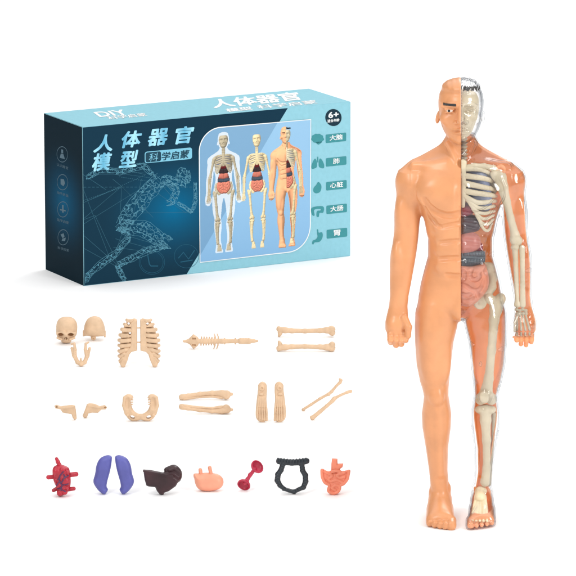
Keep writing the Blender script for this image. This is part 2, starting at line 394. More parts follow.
# head
B.loft([srow(*r) for r in [(80.2, 4, 5, 0), (81.5, 9.5, 12, 0), (84, 14.2, 17, 0), (88, 18.5, 22, 0), (93, 21.2, 25.5, 0), (100, 22.4, 27.5, -1), (108, 22.2, 28, -1), (116, 21.2, 27, -2), (124, 19.6, 24.5, -4),
    (131, 16.8, 20.5, -7), (136, 13.6, 17, -10), (140, 10, 13.5, -12), (143, 5.5, 9, -14), (144, 2, 4, -14)]], 2.5, 2.15)
B.ell(P(449.5, 110.5, -28), (6.2, 4.2, 3.6), 3, 's')
B.cap(P(442, 106.5, -24.5), P(456, 105.6, -28.5), 1.6, 2.0, 3)
B.ell(P(449.6, 110.6, -24.6), (4.4, 3.4, 2.5), .5)
B.cap(P(445, 109.2, -26.2), P(453.8, 109.4, -27), .9, .9, .8); B.cap(P(445.4, 112.3, -25.8), P(453.6, 112.4, -26.6), .7, .7, .8)
B.cap(P(460.7, 106, -29), P(460.7, 120.5, -36), 2.2, 3.2, 2); B.ell(P(460.7, 121.4, -35.5), (3.8, 4.6, 3.2), 1.5); B.ell(P(455.9, 122.6, -29.5), (2.5, 3.4, 2.2), 1.5)
B.ell(P(457.8, 124.8, -32.5), (1.3, 2.2, .9), .6, 's')
B.cap(P(452.3, 130.2, -25.3), P(460.7, 129.4, -30.2), 1.0, 1.7, 1.0); B.cap(P(453, 132.5, -25.6), P(460.7, 133.1, -29.8), 1.0, 2.0, 1.0)
B.crease([(450.4, 130.7), (455, 131.4), (462, 131.2)], .75, .7, 's', .9)
B.ell(P(460.7, 139, -24), (5, 4, 4), 3); B.ell(P(446, 119, -20), (6, 6, 5), 5)
B.ell(P(438.2, 117.2, 2), (2.4, 4.5, 6.5), 1.5, ry=-.2); B.ell(P(436.6, 117, 0), (1.3, 2.2, 4), 1, 's')
B.ell(P(460.7, 86.6, -2), (18.2, 22.6, 8.2), 3)
_X = B.ax[0][:, None, None]; _Z = B.ax[2][None, None, :]; _Y = B.ax[1][None, :, None]; _hz = P(460, 93, -20)[2]
B.F = np.where((_Z > _hz) & (_X > -30), B.F + (np.sin(_X * 1.1 + _Z * .5 + 1.2 * np.sin(_Z * .35)) * .14 * np.clip((_Z - _hz) / 4, 0, 1)).astype(np.float32), B.F).astype(np.float32); del _X, _Y, _Z
# flat soles
B.F = np.maximum(B.F, (0.0 - B.ax[2])[None, None, :])
XB = B.ax[0][:, None, None]; YB = B.ax[1][None, :, None]; ZB = B.ax[2][None, None, :]
skinF = np.maximum(B.F, XB + .15)
V, F = B.mesh(skinF); V[:, 2] = np.maximum(V[:, 2], 0)
fig_part('skin_half', V, F, M['skin'], (.98, .72, .53))
print('skin', len(F), time.time() - T0)
# mirrored half: clear front shell and orange back half
Fm = B.F[::-1]; XM = -B.ax[0][::-1]; lom = (XM[0], B.lo[1], B.lo[2])
X_ = XM[:, None, None].astype(np.float32)
# crinkled moulded hair and seams on the clear side
hairz = P(460, 95, -20)[2]
crk = np.sin(X_ * 1.5 + 2 * np.sin(YB * .5)) * np.sin(ZB * 1.3 + X_ * .6) * .55
Fc = np.where((ZB > hairz) & (np.abs(X_) < 30), Fm + crk * np.clip((ZB - hairz) / 3, 0, 1), Fm).astype(np.float32)
ZP = lambda py: P(461, py, -5)[2]
def zi(tab): t = sorted((ZP(a), b) for a, b in tab); return np.interp(ZB.ravel(), [q[0] for q in t], [q[1] for q in t])[None, None, :].astype(np.float32)
xb = zi([(203, 41), (237, 38.2), (262, 39.5), (281, 44.3), (300, 47.6), (325, 50.5), (350, 50.5)])
armcy = zi([(172, 3), (203, 2), (217, 0), (242, -2), (264, -5), (281, -7), (296, -9), (314, -12), (324, -13.5), (331, -18), (337, -60), (352, -60)])
head = ZB > ZP(137)
ys = np.where((X_ > xb) & (ZB < ZP(203)) & (ZB > ZP(356)), armcy, 2.0)
ys = np.where(ZB < 26, 8.0, np.where(head, 60.0, ys))
shell = np.maximum(np.maximum(Fc, -(Fc + 1.35)), np.maximum(.1 - X_, YB - (ys + 2.5)))
V, F = nets(shell, lom, HB); V[:, 2] = np.maximum(V[:, 2], 0.05)
mesh_np('clear_shell', V, F, M['clear'], FIG)
print('shell', len(F), time.time() - T0)
inset = 1.4 + 2.0 * np.clip((ZP(392) - ZB) / 40, 0, 1) - 2.0 * np.clip((44 - ZB) / 25, 0, 1) + .4 * np.clip((ZP(300) - ZB) / 30, 0, 1)
inset = np.where((X_ > xb) & (ZB > ZP(356)), np.where(ZB < ZP(203), 1.9 - 1.1 * np.clip((ZP(300) - ZB) / 15, 0, 1), 1.4), inset).astype(np.float32)
foot = (ZB < 26)
cut = np.where(foot, np.minimum(ZB - 13, 2.0 - YB), np.where(head, 9.0, ys - YB))
tray = np.maximum(np.maximum(Fm + inset, -(Fm + inset + 1.3)), np.maximum(-.6 - X_, cut))
V, F = nets(tray.astype(np.float32), lom, HB)
fig_part('back_half', V, F, M['inner'], (.97, .68, .50), keep='tray')
print('tray', len(F), time.time() - T0)
del shell, tray, skinF, Fc, crk
# painted eyebrow, eye
def decal(name, mat, px0, px1, py0, py1, y0, y1, t, shape=None, parent=FIG, slant=0.):
    """thin painted patch lying on the skin"""
    a, b = P(px0, py1, -28), P(px1, py0, -28)
    i0, i1 = [int((v - B.lo[0]) / HB) for v in (a[0] - 2, b[0] + 2)]; k0, k1 = [int((v - B.lo[2]) / HB) for v in (a[2] - 3, b[2] + 3)]; j0, j1 = [int((v - B.lo[1]) / HB) for v in (y0, y1)]
    sub = B.F[i0:i1, j0:j1, k0:k1]
    # refine x3 by trilinear interpolation
    n = 3
    def up(A, ax):
        m = A.shape[ax]; q = np.linspace(0, m - 1, (m - 1) * n + 1); f = np.floor(q).astype(int).clip(0, m - 2); w = (q - f).astype(np.float32)
        sh = [1, 1, 1]; sh[ax] = -1; w = w.reshape(sh); return np.take(A, f, ax) * (1 - w) + np.take(A, f + 1, ax) * w
    S = up(up(up(sub, 0), 1), 2); h = HB / n
    lo = np.array([B.ax[0][i0], B.ax[1][j0], B.ax[2][k0]])
    x = (lo[0] + np.arange(S.shape[0]) * h)[:, None, None]; z = (lo[2] + np.arange(S.shape[2]) * h)[None, None, :]
    cx, cz = (a[0] + b[0]) / 2, (a[2] + b[2]) / 2; rx, rz = (b[0] - a[0]) / 2, (b[2] - a[2]) / 2
    zz = z - slant * (x - cx)
    if shape == 'oval': d = (np.sqrt(((x - cx) / rx) ** 2 + ((zz - cz) / rz) ** 2) - 1) * min(rx, rz)
    else: d = np.maximum(np.abs(x - cx) - rx, np.abs(zz - cz) - rz * (.62 + .38 * np.clip((x - cx) / rx * .8 + .5, 0, 1)))
    V, F = nets(np.maximum(np.abs(S - t / 2) - t / 2 - .12, d).astype(np.float32), lo, h)
    PARTS.setdefault(name, []).append((V, normals(V, F), (.05, .05, .05) if mat is M['black'] else (.9, .9, .88)))
    return mesh_np(name, V, F, mat, parent)
decal('eyebrow', M['black'], 443.2, 456, 103.6, 105.9, -40, -14, .5)
eye = decal('eye', M['eye_white'], 446.6, 453.0, 109.6, 112.2, -40, -14, .35, 'oval')
decal('pupil', M['black'], 447.8, 450.2, 109.5, 112.1, -40, -14, .75, 'oval', eye)

def FF(x0, x1, py0, py1, y0, y1, h=.6):
    a, b = P(x0, py1, y0), P(x1, py0, y1)
    return Field((a[0] - 3, y0 - 3, max(.3, a[2] - 3)), (b[0] + 3, y1 + 3, b[2] + 12), h)
def Q(l): return [P(*p) for p in l]
# ---- skull
S = FF(459, 484, 86, 142, -30, 22, .5)
S.loft([srow(*r) for r in [(90.5, 10, 10.0, -2), (93, 15.5, 16.0, -2), (98, 17.8, 19.0, -2), (106, 18.4, 20.0, -2), (113, 17.8, 19.5, -3), (119, 16.2, 18.5, -4), (125, 14, 17.0, -6), (131, 11.6, 15.0, -8), (136, 8, 10.0, -10), (138, 4, 7, -11)]], 0, 2.2)
S.cap(P(460.7, 105, -22), P(460.7, 119, -27.5), 2, 3.2, 2.5); S.ell(P(464.6, 121, -23.5), (2.6, 3, 2.2), 1.2)
S.ell(S.front(469.6, 109.8, -.5), (6.8, 4.6, 4.0), 1.2, 's'); S.ell(S.front(469.4, 109.9, 2.4), (5.2, 3.4, 2.5), .4)
S.crease([(464, 110.2), (469, 111.2), (475, 109.6)], .55, .5, 's', .9); S.crease([(464.6, 108.6), (469.5, 107.6), (474.6, 109)], .35, .4, 's', .9)
S.crease([(462.5, 104.6), (469, 103.4), (477, 105.4)], 1.3, 1.6, 'u', .9)
S.ell(S.front(472.8, 117.5, 2), (4.6, 3.4, 3.6), 2.5)
S.crease([(460.8, 129.6), (466, 129.9), (470.6, 128.6), (473, 122.6)], .9, .7, 's', .9)
for i in range(4): S.crease([(462 + i * 2.3, 127), (462 + i * 2.2, 131.6)], .4, .4, 's', .9)
S.crease([(462, 123.6), (465, 124.6), (467, 122.6)], .5, .5, 's', .9)
S.F = np.maximum(S.F, (.2 - S.ax[0])[:, None, None])
V, F = S.mesh(); sk = fig_part('skull', V, F, M['bone_in'], (.86, .80, .66), keep='bones')
S = FF(459, 482, 82, 95, -30, 0, .5)
rnd = random.Random(4)
for i in range(11):
    x = 461.6 + i * 1.7; yy = -22.5 + (i / 10) ** 2 * 9
    h0 = rnd.uniform(-1.0, 1.0); S.chain([P(x, 90.2 + h0, yy), P(x + rnd.uniform(-1, 1.5), 88.2 + h0, yy - .5), P(x + rnd.uniform(0, 2.4), 86.2 + rnd.uniform(-1.2, .8), yy + 1.5)], [rnd.uniform(.4, .8), rnd.uniform(.7, 1.1), .5], .8)
S.F = np.maximum(S.F, (.2 - S.ax[0])[:, None, None])
V, F = S.mesh(); fig_part('hair_reflections', V, F, M['dark_reflection'], (.12, .11, .11), keep='hair')  # dark strands modelled in place of reflections in the clear hair
# ---- spine (neck and lumbar)
S = FF(458, 470, 136, 300, -8, 22, .6)
for i in range(8): S.ell(P(463.8, 139 + i * 3.8, 2 - i * .2), (3.8, 6, 1.9), .6)
for i in range(26): S.ell(P(463, 170 + i * 4.8, 10), (4.6, 5, 2.5), .6)
S.F = np.maximum(S.F, (.2 - S.ax[0])[:, None, None])
V, F = S.mesh(); fig_part('spine', V, F, M['bone_grey'], (.72, .64, .5), keep='bones')
# ---- rib cage: sternum, ribs, cartilage
S = FF(459, 474, 158, 212, -26, -12, .6)
S.chain(Q([(463, 163, -19), (463.2, 175, -20.5), (463.2, 193, -21), (463, 206, -20)]), [3.8, 2.8, 3.0, 2.0], 1, fy=.7)
S.F = np.maximum(S.F, (.2 - S.ax[0])[:, None, None])
V, F = S.mesh(); RC = fig_part('rib_cage', V, F, M['bone_in'], (.88, .83, .7), keep='bones')
RIB = [[(465, 168.8, -19), (473, 168.6, -18.5), (482, 169.6, -15), (488, 172, -9), (491, 174.5, 1)],
       [(465, 176, -20), (473, 176.8, -20), (482, 178, -16.5), (489, 179.8, -10), (493, 182, 2)],
       [(465, 183.4, -21), (473, 185, -20.5), (482, 187, -17), (490, 188.4, -10), (494.5, 190, 2)],
       [(465, 191, -21.2), (473, 192.7, -20.8), (483, 194, -17), (491, 195, -10), (495.5, 196.5, 2)],
       [(465, 196.5, -21), (471, 200, -20.6), (477.5, 203, -19), (485, 202.6, -15), (491.5, 200.8, -9), (495.5, 201, 2)],
       [(467, 199.5, -20.6), (472, 204, -20.6), (478, 208.2, -18.5), (485, 208.4, -15), (491.5, 206.4, -9), (495, 206, 2)],
       [(469.5, 203, -20.4), (474, 209, -20), (479, 213.2, -18), (485.5, 213.8, -14.5), (491.5, 211.6, -9), (494.6, 211, 2)],
       [(472.5, 208.5, -19.8), (477, 214.5, -18.8), (482, 219, -17), (487.5, 218.8, -13), (491.5, 216, -8), (494, 215, 2)],
       [(476, 214, -18.6), (479.6, 221, -17.6), (484, 224.8, -15.5), (488.6, 224, -12), (491.6, 220.5, -7), (493.5, 219, 2)],
       [(479.5, 221, -17.5), (482.5, 228, -16), (486.5, 231.4, -14), (489.8, 229.5, -10.5), (490.5, 225, -6), (492.5, 223, 2)]]
RR = [2.5, 2.75, 2.8, 2.8, 2.5, 2.0, 1.8, 1.6, 1.5, 1.4]
for pts, r in zip(RIB, RR):
    S = FF(min(p[0] for p in pts), max(p[0] for p in pts), min(p[1] for p in pts) - 2, max(p[1] for p in pts) + 3, -24, 4, .55)
    q = np.array(Q(pts)); n = len(q); t = np.linspace(0, n - 1, n * 3 - 2)
    q2 = np.stack([np.interp(t, np.arange(n), q[:, i]) for i in range(3)], 1)
    for _ in range(2): q2[1:-1] = (q2[:-2] + 2 * q2[1:-1] + q2[2:]) / 4
    S.chain(q2, [r * (1 - .25 * i / len(q2)) for i in range(len(q2))], .8, fy=.75)
    V, F = S.mesh(); fig_part('rib', V, F, M['bone_in'], (.88, .83, .7), RC, 'bones')
# ---- collar bone, shoulder blade, arm
def bone(name, pts, rs, k=2, extra=None, mat='bone_in', col=(.86, .79, .62), fy=1., pad=10, h=.6, parent=FIG):
    a = np.array(Q(pts)); R = max(rs) + pad
    S = Field(a.min(0) - R, a.max(0) + R, h); S.chain(a, rs, k, fy=fy)
    if extra: extra(S)
    V, F = S.mesh(); V[:, 2] = np.maximum(V[:, 2], .8)
    return fig_part(name, V, F, M[mat], col, parent, 'bones')
bone('collar_bone', [(465, 167, -17), (474, 165.4, -17), (484, 165.8, -14), (494, 168.4, -8)], [2.4, 2.1, 2.3, 3.2])
bone('shoulder_blade', [(488, 176, 0), (492, 186, 1), (489, 200, 2)], [4, 6, 2.5], 3, mat='bone_grey', fy=.5)
def _h(S): S.ell(P(496.5, 174, -7), (6.5, 6, 5.5), 3); S.ell(P(513.6, 239.5, -4), (4, 4.5, 4), 2); S.ell(P(519, 240.5, -4), (3.6, 4.5, 4), 2)
bone('humerus', [(500, 177.5, -7), (502.5, 187, -6), (506.4, 201, -5), (510.6, 218, -4), (515, 235, -4), (516, 242.5, -4)], [6.6, 5.4, 3.9, 3.5, 4.2, 5], 2, _h)
def _u(S): S.ell(P(515, 247, -7), (4.2, 4.4, 3), 1.5); S.ell(P(517.4, 304.5, -12), (3.4, 3.4, 3), 2)
bone('ulna', [(515, 247, -7), (515.6, 262, -8), (516.6, 285, -10), (517.4, 305, -12)], [3.2, 2.5, 2.4, 2.3], 1, _u)
bone('radius', [(522, 248, -7), (522.4, 265, -9), (522.6, 285, -11), (522.8, 305, -12)], [3.0, 2.3, 2.4, 3.0], 1)
S = FF(508, 534, 306, 350, -32, -6, .5)
for i in range(4): S.ell(P(516.6 + i * 3.0, 309.5 + (i % 2), -13), (2, 2, 1.9), .4); S.ell(P(517 + i * 3.0, 313.6, -14), (1.9, 2, 1.8), .4)
for i in range(4):
    x0, x1 = 517.4 + i * 2.8, 516.4 + i * 4.2
    S.chain(Q([(x0, 316, -15), (x1 + .6, 330, -18)]), [1.1, 1.35], .2); S.chain(Q([(x1 + .5, 333, -19), (x1 + .3, 338, -22)]), [1.2, 1.0], .2)
S.chain(Q([(518, 314, -16), (515, 322, -19), (514.6, 331, -22)]), [1.5, 1.5, 1.3], .2)
V, F = S.mesh(); fig_part('hand_bones', V, F, M['bone_grey'], (.8, .7, .55), keep='bones')
# ---- organs
def organ(name, mat, col, pts, T, R, y, fn=None, pad=4, h=.55, parent=FIG):
    a = np.array([P(p[0], p[1], y) for p in pts])
    S = Field((a[:, 0].min() - pad, y - T - pad, a[:, 2].min() - pad), (a[:, 0].max() + pad, y + T + pad, a[:, 2].max() + pad), h)
    S.poly(a[:, [0, 2]], T, R, y)
    if fn: fn(S)
    S.F = np.maximum(S.F, (.2 - S.ax[0])[:, None, None])
    V, F = S.mesh(); return fig_part(name, V, F, M[mat], col, parent, 'organs')
organ('lung', 'lung_in', (.38, .42, .55), [(466, 170), (474, 165), (484, 170), (490, 184), (492, 204), (486, 212), (474, 208), (466, 200)], 8, 8, -6)
organ('heart', 'heart_in', (.40, .08, .10), [(460, 204), (468, 203), (474, 206), (474, 212), (468, 216), (460, 216)], 7, 5, -12)
organ('liver', 'liver_in', (.22, .16, .17), [(459, 216), (468, 214), (476, 216), (481, 222), (479, 230), (470, 232.5), (459, 233.5)], 9, 7, -10,
      lambda S: S.cap(P(462, 226, -20), P(480, 222, -17), .5, .5, 1, 's'))
def _st(S): S.cap(P(462, 233, -12), P(472, 233, -12), 2.5, 2, 2); S.cap(P(470, 239, -21), P(462, 243, -21.5), .4, .4, .8, 's')
organ('stomach', 'stomach_in', (.78, .45, .38), [(458, 234), (470, 232.5), (477.5, 234.5), (480.8, 241), (479, 248.5), (471, 252.5), (458, 253)], 10, 9, -11, _st)
organ('spleen', 'heart_in', (.45, .1, .13), [(474, 244), (480.5, 242.5), (483, 247), (481.5, 252), (474, 252)], 6, 4, -6)
def _co(S):
    for i in range(8):
        x = 461.5 + i * 3.0
        S.ell(S.front(x, 254.6 - i * .1, 1.0), (1.75, 2.6, 2.7), .4); S.ell(S.front(x + 1, 261.4 - .2 * i, 1.0), (1.75, 2.6, 2.7), .4)
    S.crease([(459, 258), (470, 257.6), (485, 256)], .9, .8, 's', .9)
organ('large_intestine', 'colon_in', (.27, .31, .36), [(458, 252.5), (470, 251.6), (483, 250.6), (485.5, 255), (484.5, 261.5), (478, 264.5), (458, 266)], 8, 5, -11, _co, 7)
def _si(S):
    for l in ([(459, 270), (463.6, 270), (465.4, 275), (464, 279.6), (460, 281)], [(472, 268.5), (469.4, 275.5), (472.2, 279.6), (476.4, 280), (480, 276.8), (478, 273), (482.4, 270)], [(459.5, 284), (466, 285.6), (471.3, 290), (477, 291.6), (482, 287), (484, 279)],
              [(459.5, 293), (466.5, 296), (471.6, 293.8)], [(463.6, 300.4), (470, 301.6), (474, 297.6)], [(476.5, 292), (478.4, 297.5)], [(484.5, 270), (486.6, 274)]):
        S.crease(l, 1.15, 2.0, 's', .95)
organ('small_intestine', 'gut_in', (.87, .52, .43), [(458, 266.3), (471, 265.6), (483.5, 263.3), (487, 269), (489, 281), (486.6, 291), (480, 299), (471, 306), (463, 305.5), (458, 302)], 10.5, 8, -12, _si, 5, .45)
# ---- pelvis and leg
def _p(S): S.ell(P(488, 268, 2), (4.5, 4, 6), 3, ry=-.5); S.ring(P(480, 303, -6), 4.5, 2, 2)
bone('pelvis', [(484, 264.5, 0), (489, 268.5, 1), (492.6, 277, 1), (491.6, 287, 0), (486.5, 296, -3), (480.5, 303, -6)], [2.8, 4.2, 4.0, 4.0, 4.4, 3.4], 3, _p, fy=.8, col=(.8, .72, .56))
def _f(S):
    S.ell(P(488, 297.5, -4), (5.2, 5.2, 5), 2.5); S.ell(P(501, 298.5, -3), (4.6, 5, 5.5), 3); S.cap(P(488, 298, -4), P(497, 305, -4), 4, 4.5, 3)
    S.ell(P(480.6, 399, -2), (5.4, 6, 6), 3); S.ell(P(491.5, 399, -2), (5.4, 6, 6), 3)
bone('femur', [(499, 300, -3), (496, 309, -4), (494, 320, -5), (491.5, 350, -6), (488.8, 378, -4), (486, 393, -2)], [5, 6, 4.8, 4.1, 4.4, 6.5], 3, _f)
bone('kneecap', [(484, 396, -12), (484, 399, -12)], [5, 4.8], 1, fy=.5)
def _t(S): S.ell(P(480, 409.5, 0), (5, 7, 4), 2); S.ell(P(491, 409.5, 0), (5, 7, 4), 2)
bone('shin_bone', [(485.5, 410, -1), (485.5, 420, -2), (486.5, 440, -1), (486.6, 468, 1), (485, 482, 0)], [6, 5.2, 4.0, 3.6, 4.8], 3, _t)
bone('calf_bone', [(494, 414, 4), (492.8, 440, 5), (490.4, 470, 4), (488.6, 484, 2)], [2.6, 1.7, 1.7, 2.6], 1, mat='bone_grey')
S = FF(466, 494, 484, 528, -46, 16, .5)
S.ell(P(481, 491, 2), (6, 8, 5), 2); S.cap(P(480, 492, -2), P(480, 498, -12), 5, 6, 2)
for i in range(5):
    S.chain([P(476.5 + i * 2.0, 496, -8), P(473.4 + i * 3.2, 514, -30)], [2.0, 2.2], .35)
    S.chain([P(473 + i * 3.3, 517, -34), P(472.6 + i * 3.6, 521, -41)], [1.6, 1.5], .2)
V, F = S.mesh(); V[:, 2] = np.maximum(V[:, 2], 2); fig_part('foot_bones', V, F, M['bone_foot'], (.95, .85, .66), keep='bones')
# ---- clips that snap the shell shut, and the round shoulder boss
def clip(px, py, y, L=5, r=2.2, d=1):
    L = L * .8; r = r * .9; px = px - d * 1.5
    S = FF(px - 8, px + 8, py - 6, py + 6, y - 6, y + 6, .5); a, b = P(px, py, y), P(px + d * L, py - 1, y)
    S.cap(a, b, r * .8, r, .3); S.ring(b, 1.9, .8, .3, 0); S.ell(b, (1.4, 2.6, 2.6), .3)
    V, F = S.mesh(); mesh_np('shell_clip', V, F, M['clear'], FIG)
for c in [(471, 428, -2, 3, 2.2, -1), (497, 434, 0, 4, 2.4), (500.5, 350, -4, 4, 2.4), (528, 271, -8, 4, 2.4), (491.5, 255, -4, 4, 2.4), (472, 345, -6, 3, 2.2, -1), (531, 327, -14, 5, 2.4), (514, 343, -16, 2, 2), (522.5, 178, -3, 3, 2.2), (481, 365, -16, 1.5, 1.6), (499, 389, -4, 2, 2.2)]: clip(*c)
S = FF(494, 508, 162, 177, -16, 2, .5); c = P(500.6, 169.6, -9); S.ring(c, 3.6, 1.6); S.ell(c + np.array([0, 2.5, 0]), (4, 2.2, 4), .5)
V, F = S.mesh(); fig_part('shoulder_boss', V, F, M['inner'], (.93, .7, .6), keep='tray')
print('figure', time.time() - T0)

# ------------------------------------------------------------------ loose pieces standing / lying on the white floor
class Piece:
    """a loose piece modelled in photo-pixel units around its foot point, then sized by its distance"""
    def __init__(s, x0, x1, py0, py1, T=8, h=.3, base=None, cx=None):
        s.ax = (x0 + x1) / 2 if cx is None else cx; s.ay = py1 if base is None else base
        s.pos, s.sc = floor_at(s.ax, s.ay)
        s.f = Field((x0 - s.ax - 2, -T - 2, s.ay - py1 - 2), (x1 - s.ax + 2, T + 2, s.ay - py0 + 2), h)
    def p(s, px, py, y=0.): return np.array([px - s.ax, y, s.ay - py])
    def l(s, pts): return [s.p(*q) for q in pts]
    def poly(s, pts, T, R, y=0., k=0., mode='u', curve=True):
        s.f.poly(np.array([(a - s.ax, s.ay - b) for a, b in pts]), T, R, y, k, mode, curve); return s
    def chain(s, pts, rs, k=0., mode='u', fy=1.): s.f.chain(s.l(pts), rs, k, mode, fy); return s
    def ell(s, c, r, k=0., mode='u', **kw): s.f.ell(s.p(*c), r, k, mode, **kw); return s
    def out(s, V, z0=None):
        V = V * np.array([s.sc, s.sc, s.sc / math.cos(PITCH)]); V[:, 2] -= V[:, 2].min() if z0 is None else z0; return V
    def make(s, name, mat, label, cat, group=None):
        V, F = s.f.mesh(); s.z0 = (V[:, 2].min()) * s.sc / math.cos(PITCH); V = s.out(V)
        o = mesh_np(name, V, F, M[mat]); o.location = [c * MM for c in s.pos]
        return tag(o, label, cat, group)
    def sub(s, name, mat, parent, field):
        V, F = field.mesh(); V = s.out(V, s.z0); return mesh_np(name, V, F, M[mat], parent)
    def fresh(s):
        g = Field.__new__(Field); g.__dict__.update(s.f.__dict__); g.F = np.full(s.f.n, 9., np.float32); old, s.f = s.f, g; return old
BONES = 'loose tan bone pieces in front of the box'
# skull
a = Piece(54, 80, 314, 343, 12)
a.poly([(57, 322), (60, 317.6), (66, 316), (73, 317.2), (77, 322), (77.4, 329), (76, 335), (71.6, 337.5), (71, 341), (66, 342.2), (61.6, 341), (61, 337.5), (57, 335.4), (56.2, 329)], 10, 10)
a.chain([(58, 330.5, -9), (64, 329.5, -10.5), (66.4, 331, -11), (69, 329.5, -10.5), (75.5, 330.5, -9)], 1.3, 1.5)
for x, d in ((61.3, 1), (71.3, -1)): a.ell((x, 331.8, -9.5), (3.0, 8, 2.1), .7, 's', ry=.12 * d)
a.ell((66.3, 336.0, -10), (1.7, 7, 1.6), .6, 's'); a.chain([(66.3, 335, -9), (66.3, 337.5, -9)], .4, .2)
a.chain([(58, 335.4, -7.5), (62, 336.6, -8.5)], 1.2, 1.2); a.chain([(74.6, 335.4, -7.5), (70.6, 336.6, -8.5)], 1.2, 1.2)
for i in range(5): a.chain([(63.2 + i * 1.5, 339.3, -8.4), (63.2 + i * 1.5, 341.8, -7.6)], .22, .4, 's')
a.make('skull', 'bone', 'small tan skull front with two dark eye holes and no lower jaw', 'skull', BONES)
# skull cap
a = Piece(82, 107, 313, 340, 11)
a.poly([(84, 334), (84.4, 325), (88, 318), (94.5, 315.4), (101, 317.6), (104.6, 325), (105, 334), (100, 335.4), (94, 335.6), (88, 334.8)], 8, 8)
a.chain([(83.8, 330, -1), (83.8, 334.5, -1)], .9, .4); a.chain([(105, 330, -1), (105, 335.5, -1)], .9, .4)
a.chain([(92.4, 335.5, -1), (93.6, 337.6, -2)], 1.6, .8); a.ell((93.6, 336.8, -2.5), (2.6, 2.4, 1.9), .6); a.ell((93.6, 337.2, -4.6), (1.4, 1.6, .8), .4, 's')
a.make('braincase', 'bone', 'smooth rounded tan skull back with a small peg underneath', 'skull piece', BONES)
# jaw
a = Piece(69, 92, 342, 366, 5)
a.chain([(71.5, 344.6, 1), (74.6, 344, 0), (75.2, 350, 0), (75, 357, 0), (77.6, 362.4, -1), (81.2, 364, -2), (84.8, 362.4, -1), (87, 357, 0), (85.6, 350, 0), (86, 344.2, 0), (88.6, 343, 1)], [.9, 1.1, 1.7, 2.0, 2.1, 2.3, 2.1, 2.0, 1.7, 1.1, .9], .8)
a.chain([(72, 349, 1), (73.4, 356, 1), (76.6, 361.5, 0)], [1.4, 1.3, 1.2], 1); a.chain([(89.8, 349, 1), (88.2, 356, 1), (85.6, 361.5, 0)], [1.4, 1.3, 1.2], 1)
a.chain([(81, 358.4, -1), (81, 362, -1)], [.7, 1.2], .6)
for i in range(5): a.ell((76 - .05 * i, 350 + i * 2.2, -1.4), (.7, .8, .8), .2); a.ell((86.2 + .05 * i, 350 + i * 2.2, -1.4), (.7, .8, .8), .2)
a.make('jaw_bone', 'bone', 'narrow U-shaped tan lower jaw standing in front of the skull', 'jaw', BONES)
# rib cage: two halves joined by little sprues
a = Piece(116, 162, 314, 366, 9, .3)
def half(m):
    X = lambda x: x if m > 0 else 278.2 - x
    a.poly([(X(x), y) for x, y in [(135, 316.6), (137.6, 316.8), (137.6, 348), (132, 349.4), (129.6, 352), (128.2, 357), (125, 364.5), (121.6, 364.6), (119.8, 361), (122.6, 356), (125.6, 350), (130.6, 344), (131.6, 332), (131, 320)]], 2.4, 1.2, -4.5, 0, curve=False)
half(1); half(-1)
for m in (1, -1):
    X = (lambda x: x) if m > 0 else (lambda x: 278.2 - x)
    a.poly([(X(x), y) for x, y in [(129, 318), (125.6, 322), (122.8, 328), (121.2, 334), (120.4, 340), (120, 346), (119.6, 352), (120, 358), (122.6, 363), (125.4, 361), (127.6, 356), (129.6, 351), (134, 348.4), (136.6, 347), (136.6, 318)]], 1.1, .9, -1.2, 0, curve=False)
a.chain([(137, 325.4, -4.5), (141, 325.4, -4.5)], .7, .3); a.chain([(137, 339.8, -4.5), (141, 339.8, -4.5)], .7, .3)
for x, y in ((129, 321.6), (147.8, 321.6), (130.2, 331)): a.f.cap(a.p(x, y, -12), a.p(x, y, 6), 1.2, 1.2, .4, 's')
rc = a.make('rib_cage', 'bone', 'open tan rib cage of two ribbed halves standing upright', 'rib cage', BONES)
for m in (1, -1):
    X = (lambda x: x) if m > 0 else (lambda x: 278.2 - x)
    for i, (y0, x1, y1, r) in enumerate([(317.5, 126.5, 317.6, 1.5), (322, 124.2, 321.8, 1.6), (327, 121.6, 327, 1.9), (332, 119.8, 332.6, 1.9), (337, 118.8, 337.8, 1.9), (342, 118.6, 343, 1.8), (346.5, 118.4, 348.6, 1.7), (350.5, 118.4, 353.6, 1.6), (354.5, 119.2, 358.4, 1.5)]):
        a.fresh(); xs = 135 if i < 6 else 131 - (i - 6) * 2.2
        a.chain([(X(xs), y0, -4.5), (X(xs * .6 + x1 * .4), y0 + .8, -5.2), (X(xs * .2 + x1 * .8), y1 + .9, -3.6), (X(x1 + .6), y1 + .9, 0)], [r * 1.1, r * 1.18, r * 1.15, r], .35, fy=.8)
        for x, y in ((129, 321.6), (147.8, 321.6), (130.2, 331)): a.f.cap(a.p(x, y, -12), a.p(x, y, 6), 1.2, 1.2, .4, 's')
        a.sub('rib', 'bone', rc, a.f)
# spine
a = Piece(182, 259, 334, 353, 6, .3, base=349)
a.poly([(183, 343.4), (189, 341), (193.4, 336.4), (198, 339.6), (200, 343.6), (198, 348), (193.6, 351.4), (189.4, 346.6)], 3.2, 2.5, 0, curve=False)
a.chain([(184, 343.5, -1), (205, 343.4, -1), (222, 343.6, 0), (240, 343.6, 0), (257, 343.4, 0)], [1.2, 2.6, 2.4, 1.9, 1.3], 1)
for i in range(6): a.chain([(201.6 + i * 2.6, 339.4 + i * .1, 0), (201 + i * 2.6, 347.6 - i * .1, 0)], .75, .4); a.ell((201.4 + i * 2.6, 343.5, -2), (.9, 1.6, 2.4), .3)
for x in (214.6, 217.6): a.chain([(x - .4, 336.2, 0), (x + .8, 339.4, 0), (x + .4, 347.6, 0), (x - .8, 351, 0)], [.5, .7, .7, .5], .4)
for x in (224.6, 235.4): a.chain([(x, 341, 0), (x, 346.2, 0)], .8, .4)
a.chain([(240.5, 343.5, 0), (249, 343.5, 0)], 3.0, .5); a.chain([(250, 343.4, 0), (254, 343.4, 0)], [2, 2], .5)
